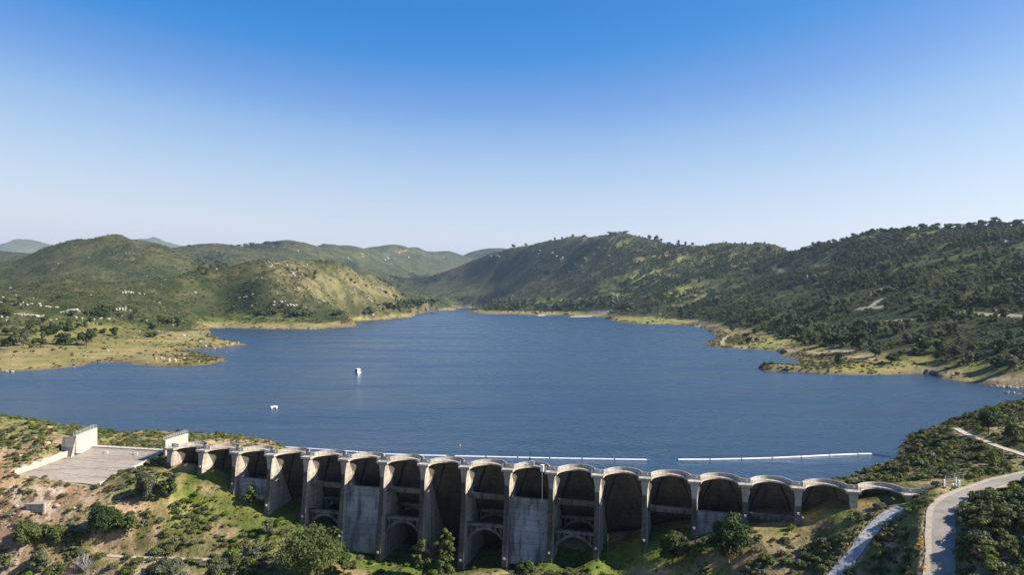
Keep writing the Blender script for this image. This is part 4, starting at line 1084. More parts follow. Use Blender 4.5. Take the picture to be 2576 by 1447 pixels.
# white floating hut
o = Vector(on_level(900, 938.5)); hut = tag(empty('floating_hut', tuple(o), math.radians(-38)), 'small white floating hut with a dark red side out on the lake', 'houseboat'); hut.scale = (.85,) * 3
mb = MB(); mb.box(-2.5, 2.5, -2.1, 2.1, -0.3, 0.42); mb.build('pontoon', M['white'], hut)
mb = MB(); mb.box(-1.7, 1.7, -1.35, 1.35, 0.42, 3.0); mb.build('cabin', M['white'], hut)
mb = MB(); mb.box(-1.74, -1.705, -1.3, 1.3, 0.5, 2.9); mb.box(-1.68, 0.9, -1.39, -1.355, 0.5, 2.9); mb.build('siding', M['maroon'], hut)
mb = MB(); mb.loft([[(-2.05, -1.7, 3.0), (2.05, -1.7, 3.0), (2.05, 1.7, 3.0), (-2.05, 1.7, 3.0)], [(-2.0, -1.6, 3.25), (2.0, -1.6, 3.25), (2.0, 1.6, 3.25), (-2.0, 1.6, 3.25)]]); mb.box(.6, 1.2, .3, .9, 3.25, 3.6); mb.build('roof', M['white'], hut)
mb = MB(); mb.box(1.1, 1.6, -1.38, -1.356, 0.6, 2.5); mb.build('door', M['steel'], hut)
# white raft
o = Vector(on_level(690, 1028)); raft = tag(empty('raft', tuple(o), math.radians(25)), 'small white raft with a pale deck floating near the dam end of the lake', 'raft')
mb = MB(); mb.box(-1.6, 1.6, -1.3, 1.3, 0.55, 0.85); mb.build('deck', M['white'], raft)
for x in (-1.1, 1.1):
    mb = MB(); mb.tube([(x, -1.3, .2), (x, 1.3, .2)], 0.38, 8); mb.build('float', M['white'], raft)
mb = MB(); mb.tube([(0.2, 0.1, .85), (0.2, 0.1, 1.6)], 0.08, 6); mb.build('post', M['steel'], raft)
# orange buoy
o = Vector(on_level(1157, 1124.5)); by = tag(empty('buoy', tuple(o)), 'small orange marker buoy behind the middle of the dam', 'buoy'); by.scale = (.62,) * 3
mb = MB(); mb.tube([(0, 0, -0.3), (0, 0, 0.1), (0, 0, .75), (0, 0, 1.0)], 0.34, 10); mb.build('float', M['orange'], by)
mb = MB(); mb.tube([(0, 0, 1.0), (0, 0, 1.25)], 0.15, 8, 0.05); mb.build('cap', M['white'], by)
# docks and hut at the far ramp
def dock(p0, p1, label, n):
    a, b = Vector(on_level(*p0)), Vector(on_level(*p1)); d = b - a; L_ = d.length
    root = tag(empty('dock', tuple(a), math.atan2(d.y, d.x)), label, 'dock', 'floating docks at the far ramp')
    for k in range(n):
        mb = MB(); mb.box(L_ * k / n, L_ * (k + .93) / n, -1.8, 1.8, -0.2, 0.8); mb.build('deck_section', M['white'], root)
    return root
dock((1352, 795.6), (1424, 793.2), 'long narrow floating dock reaching out from the far boat ramp', 9)
dock((1434, 798.6), (1500, 797.3), 'white floating dock along the near side of the far boat ramp', 8)
o = ground(1424, 792.5); bh = tag(empty('boathouse', (o.x, o.y, max(0.3, o.z)), 0.1), 'small brown boathouse at the shore end of the floating dock', 'boathouse')
mb = MB(); mb.box(-7, 7, -5, 5, -1, 4); mb.build('wall', M['maroon'], bh)
mb = MB(); mb.loft([[(-8, -6, 4), (8, -6, 4), (8, 6, 4), (-8, 6, 4)], [(-6, -.2, 6.6), (6, -.2, 6.6), (6, .2, 6.6), (-6, .2, 6.6)]]); mb.build('roof', M['timber'], bh)

# ------------------------------------------------------------------ things on the right bank
def car(px, py, rz, label, mat, name='parked_car', sc=1.0):
    o = ground(px, py); root = tag(empty(name, (o.x, o.y, o.z), rz), label, 'car'); root.scale = (sc,) * 3
    prof = [(-2.2, .35), (2.2, .35), (2.3, .7), (2.2, 0.95), (1.2, 1.05), (0.55, 1.5), (-1.1, 1.55), (-1.9, 1.1), (-2.25, .95)]
    mb = MB(); mb.loft([[(x, y * (1 if z < 1.06 else .85), z) for x, z in prof] for y in (-.88, .88)]); mb.build('body', mat, root)
    for y in (-.80, .80):
        mb = MB(); mb.loft([[(x, y * yy, z) for x, z in ((-1.5, 1.1), (0.9, 1.1), (0.45, 1.44), (-1.0, 1.48))] for yy in (1.0, 1.06)]); mb.build('side_window', M['glass'], root)
    mb = MB(); mb.loft([[(1.22, y, 1.1), (.64, y * .9, 1.47), (.68, y * .9, 1.49), (1.27, y, 1.12)] for y in (-.7, .7)]); mb.build('windscreen', M['glass'], root)
    for x in (-1.4, 1.4):
        for y in (-.8, .8):
            mb = MB(); mb.tube([(x, y - .12, .34), (x, y + .12, .34)], .34, 12); wh = mb.build('wheel', M['tyre'], root)
            mb = MB(); mb.tube([(x, y - .14, .34), (x, y + .14, .34)], .2, 10); mb.build('rim', M['steel'], wh)
    return root
car(1976, 934, math.radians(-12), 'black car parked at the tip of the reedy spit on the far bank', M['carpaint'], sc=1.1)
# trailer on the ridge
o = ground(2536, 614); tr = tag(empty('trailer', (o.x, o.y, o.z + 1.2), 0.1), 'long white trailer parked high on the wooded ridge', 'trailer')
mb = MB(); mb.box(-6.5, 6.5, -1.6, 1.6, .5, 4.0); mb.build('body', M['white'], tr)
for x in (-4.5, -1.5, 1.5, 4.5):
    mb = MB(); mb.box(x - .6, x + .6, -1.66, -1.59, 1.9, 3.0); mb.build('window', M['glass'], tr)
for x in (-3, 3):
    mb = MB(); mb.tube([(x, -1.7, .3), (x, 1.7, .3)], .5, 10); mb.build('wheel', M['tyre'], tr)
# white hut on the spit
o = ground(2333, 924); ht = tag(empty('marker_post', tuple(o)), 'short pale stone post standing on the grassy far-bank spit', 'post')
mb = MB(); mb.loft([[(-.5, -.5, -.3), (.5, -.5, -.3), (.5, .5, -.3), (-.5, .5, -.3)], [(-.4, -.4, 2.2), (.4, -.4, 2.2), (.4, .4, 2.2), (-.4, .4, 2.2)]]); mb.build('shaft', M['concrete_pale'], ht)
mb = MB(); mb.box(-.55, .55, -.55, .55, 2.2, 2.5); mb.build('cap', M['concrete_pale'], ht)
# fence by the end of the dam
def fence(px, label):
    pts = [ground(*p) for p in px]; root = tag(empty('fence', tuple(pts[0])), label, 'fence')
    for p in pts:
        q = p - pts[0]; mb = MB(); mb.tube([q + Vector((0, 0, -.3)), q + Vector((0, 0, 2.2)), q + Vector((.55, -.1, 2.9))], 0.07, 6); mb.build('post', M['steel'], root)
    mb = MB()
    for a, b in zip(pts[:-1], pts[1:]):
        for h in np.linspace(0.1, 2.2, 5): mb.tube([a - pts[0] + Vector((0, 0, h)), b - pts[0] + Vector((0, 0, h))], 0.009, 3)
        for k in range(8):
            q = a.lerp(b, k / 12) - pts[0]; mb.tube([q + Vector((0, 0, .1)), q + Vector((0, 0, 2.2))], 0.008, 3)
    mb.build('wire_mesh', M['steel'], root)
    return root
fence([(2377, 1222), (2400, 1217), (2422, 1213)], 'chain-link fence with slanted posts standing by the end of the dam')
for (px, py, h, lab) in ((2374, 1225, 1.5, 'thick white pipe stub nearest the dam end beside the fence'), (2396, 1226, 0.7, 'shortest white stub in the gap beside the fence'), (2404, 1225, 1.9, 'tall white pipe standing in the middle of the gateway'), (2412, 1223, 1.1, 'white stub under the far slanted fence post')):
    o = ground(px, py); b_ = tag(empty('pipe_stub', tuple(o)), lab, 'bollard', 'white stubs by the fence')
    mb = MB(); mb.tube([(0, 0, -.3), (0, 0, h)], 0.2 if h < 1.8 else 0.13, 8); mb.build('pipe', M['white'], b_)
    mb = MB(); mb.tube([(0, 0, h), (0, 0, h + .08), (0, 0, h + .14)], 0.24 if h < 1.8 else 0.17, 8, 0.06); mb.build('cap', M['white'], b_)
# stakes on the slope
for (px, py, h, lab) in ((1529, 1410, 6.6, 'tall thin yellow stake on the grass in front of the dam'), (1701, 1452, 4.6, 'thin brown stake on the bare ground below the spreading oaks')):
    o = ground(px, py); b_ = tag(empty('stake', tuple(o)), lab, 'stake')
    mb = MB(); mb.tube([(0, 0, -.5), (0, 0, h * .72)], 0.09, 5); mb.build('pole', M['timber'], b_)
    mb = MB(); mb.tube([(0, 0, h * .72), (0, 0, h)], 0.1, 5); mb.build('tip', M['yellow'], b_)
# power line with marker balls over the right bank
pole_g = ground(2364.6, 826)
pl = tag(empty('utility_pole', tuple(pole_g)), 'dark utility pole in the brush of the wooded bank', 'utility pole')
ph_ = CAMZ - (793 - CY) / F * pole_g.y - pole_g.z
mb = MB(); mb.tube([(0, 0, -1), (0, 0, ph_)], .3, 7, .18); mb.build('mast', M['timber'], pl)
mb = MB(); mb.box(-1.2, 1.2, -.1, .1, ph_ - .9, ph_ - .65); mb.build('crossarm', M['timber'], pl)
cab = [pole_g + Vector((0, 0, ph_ - .6))]
for (px, py, yk, mt, lab) in ((2383.7, 794.8, 510, 'orange', 'orange marker ball on the power line, closest to the utility pole'), (2414.4, 810.7, 470, 'yellow', 'yellow marker ball between the orange and the white ball on the power line'),
                              (2455.4, 826.8, 425, 'white', 'white marker ball hung on the power line over the brush'), (2500, 839.6, 385, 'yellow', 'yellow marker ball below the white one on the power line'), (2549.4, 850, 350, 'orange', 'orange marker ball furthest from the utility pole on the power line')):
    p = Vector(world_pt(px, py, yk)); cab.append(p)
    b_ = tag(empty('marker_ball', tuple(p)), lab, 'marker ball', 'marker balls on the power line')
    for nm, z0 in (('upper_half', 1), ('lower_half', -1)):
        mb = MB(); rings = []
        for k in range(5):
            th = k / 4 * math.pi / 2 * 0.97; rings.append([(0.5 * math.cos(th) * math.cos(q), 0.5 * math.cos(th) * math.sin(q), z0 * 0.5 * math.sin(th)) for q in [2 * math.pi * j / 10 for j in range(10)]])
        mb.loft(rings); mb.build(nm, M[mt], b_)
cab += [Vector(world_pt(2640, 862, 290)), Vector(world_pt(2800, 860, 220))]
mb = MB(); mb.tube([tuple(p) for p in cab], 0.03, 4); tag(mb.build('power_line', M['darkmetal']), 'thin power line sagging across the wooded bank', 'cable')
# ------------------------------------------------------------------ plants: meshes
def rand_dirs(n, r):
    v = r.normal(size=(n, 3)); return v / np.linalg.norm(v, axis=1)[:, None]
def leaf_mesh(name, clumps, leaf, seed, mat, per, flat=0.6, jitter=0.55, link=False):
    """leaf-sized faces spread through the shell of every clump; clumps: rows x, y, z, radius"""
    r = np.random.default_rng(seed)
    cl = np.asarray(clumps, float)
    k = np.repeat(np.arange(len(cl)), np.maximum(4, (per * (cl[:, 3] / cl[:, 3].mean()) ** 2).astype(int)))
    n = len(k); d = rand_dirs(n, r)
    d[:, 2] = np.where(d[:, 2] < -0.35, -d[:, 2], d[:, 2])
    rad = cl[k, 3] * (0.62 + 0.46 * r.random(n) ** 0.6)
    c = cl[k, :3] + d * rad[:, None] * np.array([1, 1, flat + 0.2])
    nm = d + jitter * rand_dirs(n, r); nm /= np.linalg.norm(nm, axis=1)[:, None]
    t = np.cross(nm, rand_dirs(n, r)); t /= np.linalg.norm(t, axis=1)[:, None] + 1e-9
    b = np.cross(nm, t); s = leaf * (0.6 + 0.8 * r.random(n))[:, None]
    asp = (0.45 + 0.35 * r.random(n))[:, None]
    v = np.stack([c - t * s, c - b * s * asp, c + t * s, c + b * s * asp], 1).reshape(-1, 3)
    return mesh_np(name, v, np.arange(4 * n).reshape(n, 4), mat, link=link)
def oak_clumps(w, h, n, seed, base=0.28, spread=1.0):
    """clump centres of a broad uneven crown w wide and h tall, foot at the origin"""
    r = np.random.default_rng(seed); out = []
    zc, rz = h * (base + (1 - base) * 0.45), h * (1 - base) * 0.5
    lob = [(r.uniform(0, 6.28), r.uniform(0.75, 1.15)) for _ in range(5)]
    for i in range(n):
        d = rand_dirs(1, r)[0]; q = r.random() ** 0.42
        az = math.atan2(d[1], d[0]); m_ = 0.82 + 0.28 * sum(math.cos(az - a) * b for a, b in lob) / 3
        R_ = w * 0.5 * q * m_ * 0.80
        cr = w * r.uniform(0.105, 0.175) * (1.25 - 0.3 * q)
        z = zc + d[2] * rz * q * 0.85
        out.append((d[0] * R_ * spread, d[1] * R_, max(z, h * base * 0.75), cr))
    return out
def trunk_mesh(name, clumps, h, r0, seed, mat, limbs=6, link=False):
    r = random.Random(seed); mb = MB()
    top = Vector((r.uniform(-.04, .04) * h, r.uniform(-.04, .04) * h, h * 0.42))
    mb.tube([(0, 0, -0.8), (0, 0, 0.3), tuple(top * 0.55 + Vector((0.02 * h, 0, 0))), tuple(top)], r0, 7, r0 * 0.55)
    cs = sorted(clumps, key=lambda c: -c[3])[:limbs]
    for c in cs:
        e = Vector(c[:3]); st = top * r.uniform(0.55, 0.95)
        m_ = st.lerp(e, .5) + Vector((0, 0, -0.05 * h))
        mb.tube([tuple(st), tuple(m_), tuple(e)], r0 * 0.42, 5, r0 * 0.1)
    me = bpy.data.meshes.new(name); me.from_pydata(mb.v, [], mb.f); me.materials.append(mat)
    me.polygons.foreach_set('use_smooth', [True] * len(me.polygons))
    return me
def plant_tree(loc, crown_me, trunk_me, rz, sc, label, group=None, name='oak_tree', cat='tree'):
    root = empty(name, loc, rz); root.scale = sc if isinstance(sc, tuple) else (sc, sc, sc)
    tag(root, label, cat, group)
    for nm, me_ in (('trunk', trunk_me), ('crown', crown_me)):
        o = bpy.data.objects.new(nm, me_); COL.objects.link(o); o.parent = root
    return root

# ------------------------------------------------------------------ foreground trees, each its own shape
FG = [  # foot px, py, width px, height px, kind, name, label, clumps
 (778, 1456, 225, 146, 'oak', 'oak_tree', 'largest broad dark oak with a pale trunk, standing in front of the dam', 62),
 (1832, 1424, 142, 132, 'oak', 'oak_tree', 'tall rounded oak with a leaning dark trunk in front of the right-hand arches', 46),
 (1690, 1424, 98, 98, 'oak', 'oak_tree', 'compact dark oak just beside the taller rounded oak, below the open arch', 34),
 (1120, 1468, 58, 132, 'poplar', 'poplar_tree', 'taller light green tree of the pair rising in front of the middle buttresses', 40),
 (1062, 1466, 58, 106, 'poplar', 'poplar_tree', 'shorter pale-leaved tree of the pair in front of the middle buttresses', 36),
 (1325, 1462, 72, 56, 'oak', 'oak_tree', 'low bushy dark tree at the foot of the tall infill wall', 18),
 (632, 1275, 52, 50, 'oak', 'oak_tree', 'small round tree beside the infill wall of the third arch', 18),
 (676, 1345, 40, 44, 'oak_pale', 'young_tree', 'small pale thin tree on the bright green slope', 12),
 (372, 1262, 82, 74, 'oak_pale', 'oak_tree', 'grey-green half of the tree pair below the spillway edge', 24),
 (424, 1258, 56, 68, 'oak', 'oak_tree', 'dark green half of the tree pair below the spillway edge', 18),
 (262, 1356, 112, 92, 'oak', 'oak_tree', 'wide dark tree on the tan slope below the concrete box', 36),
 (322, 1352, 66, 72, 'oak', 'oak_tree', 'dark tree joined to the wide one on the tan slope', 20),
 (66, 1372, 92, 52, 'oak', 'oak_tree', 'low spreading tree at the edge of the reddish rocks', 24),
 (140, 1370, 64, 50, 'oak', 'oak_tree', 'dark tree between the spreading one and the tan slope', 18),
 (184, 1366, 38, 36, 'oak', 'oak_tree', 'smallest dark tree at the foot of the tan slope', 10),
 (104, 1440, 58, 66, 'oak_pale', 'young_tree', 'pale bushy tree standing below the reddish rocks', 18),
 (415, 1466, 112, 76, 'oak_pale', 'oak_tree', 'grey-green tree cut by the bottom edge below the dirt path', 28),
 (545, 1462, 74, 56, 'oak_pale', 'oak_tree', 'grey-green rounded tree at the bottom beside the end of the dirt path', 20),
 (604, 1466, 62, 58, 'oak_pale', 'oak_tree', 'grey-green bushy tree next to the shade of the largest oak', 18),
 (866, 1444, 54, 64, 'oak', 'young_tree', 'dark upright tree touching the side of the largest oak', 16),
 (2486, 1092, 72, 70, 'oak', 'oak_tree', 'tall black-green tree above the footpath on the near shore', 26),
 (2540, 1110, 60, 50, 'oak', 'oak_tree', 'dark tree behind the footpath, beside the tall black-green one', 18),
]
occupied = []
for k, (px, py, wp_, hp, kind, nm, lab, ncl) in enumerate(FG):
    g = ground(px, min(py, 1446)) if py > 1446 else ground(px, py)
    if py > 1446:
        yk_ = g.y / K * (1 - 0.0011 * (py - 1446)); X = (px - CX) * yk_ * K / F; g = Vector((X, yk_ * K, height(X, yk_ * K)))
    s = g.y / F; w, h = wp_ * s, hp * s * 1.0
    if kind == 'poplar':
        r = np.random.default_rng(100 + k); cl = []
        for i in range(ncl):
            q = r.random() ** 0.8; a = i * 2.4; prof = math.sin(math.pi * min(1, 0.16 + q * 0.80)) ** 0.8; z = h * (0.12 + 0.82 * q)
            R_ = w * 0.5 * prof * r.uniform(.25, .95)
            cl.append((math.cos(a) * R_, math.sin(a) * R_, z, w * r.uniform(.12, .2) * (1.1 - 0.4 * q)))
        mat = M['poplar']
    else:
        cl = oak_clumps(w, h, ncl, 100 + k, 0.16 if kind == 'oak' and hp > 60 else 0.08); mat = M[kind]
    cr = leaf_mesh('crown', cl, 0.30, 200 + k, mat, 70 if kind == 'poplar' else (150 if wp_ > 90 else 110))
    tk = trunk_mesh('trunk', cl, h, max(0.12, w * 0.028), 300 + k, M['bark'], 7)
    plant_tree(tuple(g), cr, tk, 0.0, 1.0, lab, None, nm)
    occupied.append((g.x, g.y, w * 0.42))
# bare grey bush
g = ground(215, 1440); mb = MB(); rr_ = random.Random(5)
for k in range(46):
    a = rr_.uniform(0, 6.28); t = rr_.uniform(.1, .95); L_ = rr_.uniform(2.6, 5.0)
    e = Vector((math.cos(a) * L_ * t * .8, math.sin(a) * L_ * t * .8, L_ * (1.1 - .55 * t))); m_ = e * .5 + Vector((rr_.uniform(-.3, .3), rr_.uniform(-.3, .3), .3))
    mb.tube([(0, 0, -.2), tuple(m_), tuple(e)], .07, 4, .02)
    for _ in range(4):
        f = e + Vector((rr_.uniform(-1, 1), rr_.uniform(-1, 1), rr_.uniform(.1, 1.0))); mb.tube([tuple(m_.lerp(e, rr_.uniform(.2, .9))), tuple(f)], .035, 3, .012)
db = tag(empty('dead_bush', tuple(g)), 'leafless grey bush of bare twigs on the slope above the bottom edge', 'bush'); mb.build('twigs', M['deadwood'], db)
occupied.append((g.x, g.y, 3))

# ------------------------------------------------------------------ scattering
ang = (ZZ - CAMZ) / YY
runmax = np.maximum.accumulate(ang, axis=0)
prev = np.vstack([ang[:1], runmax[:-1]])
vis = ((ZZ + 6 - CAMZ) / YY >= prev) & (np.abs(UU) < 0.72) & (YK > 78)
dY = np.gradient(ys)[:, None]; dU = np.gradient(us)[None, :]
AREA = dY * dU * YY
in_dam = (SDAM_S > -4) & (SDAM_S < SS[-1] + 5) & (SDAM_T > -2.5) & (SDAM_T < 15)
blocked = (near_road < 0.7) | in_dam | bed
def scatter(dens, seed, maxn=200000):
    r = np.random.default_rng(seed)
    w = dens * AREA * vis * (~blocked); w[-1, :] = 0; w[:, -1] = 0
    n = int(min(w.sum(), maxn)); c = np.cumsum(w.ravel()); k = np.searchsorted(c, r.random(n) * c[-1])
    k = np.minimum(k, NV * NU - 1); j, i = k // NU, k % NU
    j = np.minimum(j, NV - 2); i = np.minimum(i, NU - 2)
    fu, fv = r.random(n), r.random(n)
    Y = ys[j] + (ys[j + 1] - ys[j]) * fv; X = (us[i] + (us[i + 1] - us[i]) * fu) * Y
    Z = sample(ZZ, X, Y)
    return X, Y, Z, j, i, r
def drop_near(X, Y, keep_extra=0.0):
    ok = np.ones(len(X), bool)
    for ox, oy, orr in occupied: ok &= (X - ox) ** 2 + (Y - oy) ** 2 > (orr + keep_extra) ** 2
    return ok
def instanced(name, pts, rot, scl, idx_, meshes, label):
    """one stuff object: points that carry shared plant meshes (geometry nodes)"""
    col = bpy.data.collections.new(name + '_kinds')
    for q, me_ in enumerate(meshes):
        o = bpy.data.objects.new('%s_kind_%02d' % (name, q), me_); col.objects.link(o)
    me = bpy.data.meshes.new(name)
    me.vertices.add(len(pts)); me.vertices.foreach_set('co', np.asarray(pts, np.float32).ravel())
    for an, tp, arr in (('rot', 'FLOAT', rot), ('idx', 'INT', idx_)):
        at = me.attributes.new(an, tp, 'POINT'); at.data.foreach_set('value', np.asarray(arr, np.float32 if tp == 'FLOAT' else np.int32))
    at = me.attributes.new('scl', 'FLOAT_VECTOR', 'POINT'); at.data.foreach_set('vector', np.asarray(scl, np.float32).ravel())
    o = bpy.data.objects.new(name, me); COL.objects.link(o)
    ng = bpy.data.node_groups.new(name + '_nodes', 'GeometryNodeTree')
    ng.interface.new_socket('Geometry', in_out='INPUT', socket_type='NodeSocketGeometry'); ng.interface.new_socket('Geometry', in_out='OUTPUT', socket_type='NodeSocketGeometry')
    n_ = ng.nodes; l_ = ng.links
    gi, go = n_.new('NodeGroupInput'), n_.new('NodeGroupOutput')
    iop = n_.new('GeometryNodeInstanceOnPoints'); ci = n_.new('GeometryNodeCollectionInfo')
    ci.inputs['Collection'].default_value = col; ci.inputs['Separate Children'].default_value = True; ci.inputs['Reset Children'].default_value = True
    def attr(nm, tp):
        a = n_.new('GeometryNodeInputNamedAttribute'); a.data_type = tp; a.inputs['Name'].default_value = nm; return a.outputs['Attribute']
    cx = n_.new('ShaderNodeCombineXYZ'); l_.new(attr('rot', 'FLOAT'), cx.inputs['Z'])
    l_.new(gi.outputs[0], iop.inputs['Points']); l_.new(ci.outputs[0], iop.inputs['Instance'])
    iop.inputs['Pick Instance'].default_value = True
    l_.new(attr('idx', 'INT'), iop.inputs['Instance Index']); l_.new(cx.outputs[0], iop.inputs['Rotation']); l_.new(attr('scl', 'FLOAT_VECTOR'), iop.inputs['Scale'])
    l_.new(iop.outputs[0], go.inputs[0])
    md = o.modifiers.new('scatter', 'NODES'); md.node_group = ng
    return tag(o, label, kind='stuff')

# --- shrub kinds (unit radius, about 0.9 tall)
def shrub_clumps(seed, n=9):
    r = np.random.default_rng(seed); out = []
    for i in range(n):
        a = r.uniform(0, 6.28); q = r.random() ** .6 * 0.62
        out.append((math.cos(a) * q, math.sin(a) * q, 0.28 + 0.34 * (1 - q) * r.uniform(.6, 1.3), r.uniform(.26, .44)))
    return out
near_kinds = []
for q, mt in enumerate(('shrub', 'shrub', 'shrub', 'sage', 'sage', 'lush', 'brown', 'oak')):
    near_kinds.append(leaf_mesh('shrub_leaves', shrub_clumps(400 + q, 9), 0.115, 420 + q, M[mt], 42, 0.7))
far_kinds = []
for q, mt in enumerate(('shrub', 'shrub', 'sage', 'brown', 'oak', 'shrub')):
    far_kinds.append(leaf_mesh('far_shrub_leaves', shrub_clumps(440 + q, 4), 0.30, 460 + q, M[mt], 14, 0.7))
def pick(r, n, p): return np.searchsorted(np.cumsum(p) / np.sum(p), r.random(n))

# --- near brush
brushn = smooth(0.38, 0.56, fbm(XX, YY, 11.0, 4, 71) * 0.6 + n_sml * 0.4)
nb = (YK < 262) * (0.04 + 0.42 * brushn) * (1 - 0.86 * lushm) * (1 - 0.92 * np.clip(tan_, 0, 1)) * (1 - 0.8 * rocky) * (1 - 0.45 * np.clip(cliff, 0, 1))
rightbank = smooth(2330, 2420, PX) * smooth(1225, 1270, PY); gully = blobs([(2250, 1390, 70, 70), (2270, 1440, 60, 40), (2180, 1440, 60, 30, .0)], 80, 130)
upbank = (PX > 2080) & (PY < 1235) & (YK < 262)
nb = np.where(rightbank > 0.5, (0.42 + 0.30 * brushn), nb); nb = np.maximum(nb, 0.34 * gully * (SDAM_T < -3)); nb = np.where(upbank, np.maximum(0.3 * nb, 0.05 + 0.24 * brushn * smooth(0.34, 0.56, n_mid)), nb); nb = np.where(upbank & (near_road < 2.6), 0.0, nb)
slope_b = blobs([(110, 1405, 120, 34, .7), (330, 1432, 130, 22, .8), (560, 1425, 120, 26, .9), (480, 1310, 150, 50), (600, 1370, 90, 40), (430, 1360, 120, 30, .8), (560, 1270, 60, 24, .8), (1980, 1410, 120, 50, .9), (1800, 1400, 60, 30, .5)], 80, 146)
nb = np.maximum(nb, 0.5 * blobs([(2050, 1325, 60, 22), (1985, 1365, 90, 18), (2090, 1295, 60, 26), (2160, 1300, 40, 24)], 80, 146) * (0.2 + 0.8 * brushn)) * (1 - 0.95 * blobs([(2398, 1228, 34, 12)], 80, 146))
nb = np.maximum(nb, 0.75 * slope_b * (0.35 + 0.65 * brushn) * (1 - 0.7 * lushm) * (1 - 0.7 * np.clip(tan_, 0, 1)))
nb = nb * np.where(land & (SDAM_S < SS[4]) & (YK < 230), 0.32, 1.0) * (YK > 80)
X, Y, Z, j, i, r = scatter(nb, 501, 45000)
n = len(X)
size = (0.55 + 1.05 * r.random(n) ** 1.6) * (1 + 0.55 * rightbank[j, i] + 0.5 * np.clip(gully[j, i], 0, 1) + 0.35 * upbank[j, i] + 0.45 * ((PY[j, i] > 1375) & (PX[j, i] < 900)))
ok = drop_near(X, Y, -0.5); X, Y, Z, j, i, size = X[ok], Y[ok], Z[ok], j[ok], i[ok], size[ok]; n = len(X)
kd = pick(r, n, (3, 3, 3, 2.4, 2.4, 1.2, 1.0, 0.0))
kr = pick(r, n, (3, 3, 3, 0.7, 0.5, 0.8, 0.2, 2.5)); isr = (rightbank[j, i] > .5) | (gully[j, i] > .4); kd = np.where(isr, kr, kd)
ku = pick(r, n, (3, 3, 3, 1.2, 1.0, 2.6, 2.0, 0.4)); kd = np.where(upbank[j, i] & ~isr, ku, kd)
kn_ = land[j, i] & (SDAM_S[j, i] < SS[4]) & (Y < 230 * K); kd = np.where(kn_, pick(r, n, (1, 1, 1, 2, 2, 3, .3, 0)), kd)
kd = np.where((lushm[j, i] > 0.5) & (r.random(n) < .7), 5, kd)
wet_edge = upbank[j, i] & (np.abs(SD[j, i]) < 7); kd = np.where(wet_edge & (r.random(n) < .7), 6, kd)
rz = r.random(n) * 6.28; hz_ = size * (0.7 + 0.5 * r.random(n))
inview = (np.abs(X / Y * F) < 1285) & ((CAMZ - Z) / Y * F + CY < 1440)
order = np.argsort(-size / Y * np.where(inview, 1.0, 1e-6)); solo = order[:240]; rest = order[240:]
KINDN = ['olive-green', 'olive-green', 'olive-green', 'grey-green', 'grey-green', 'fresh green', 'brownish', 'dark green']
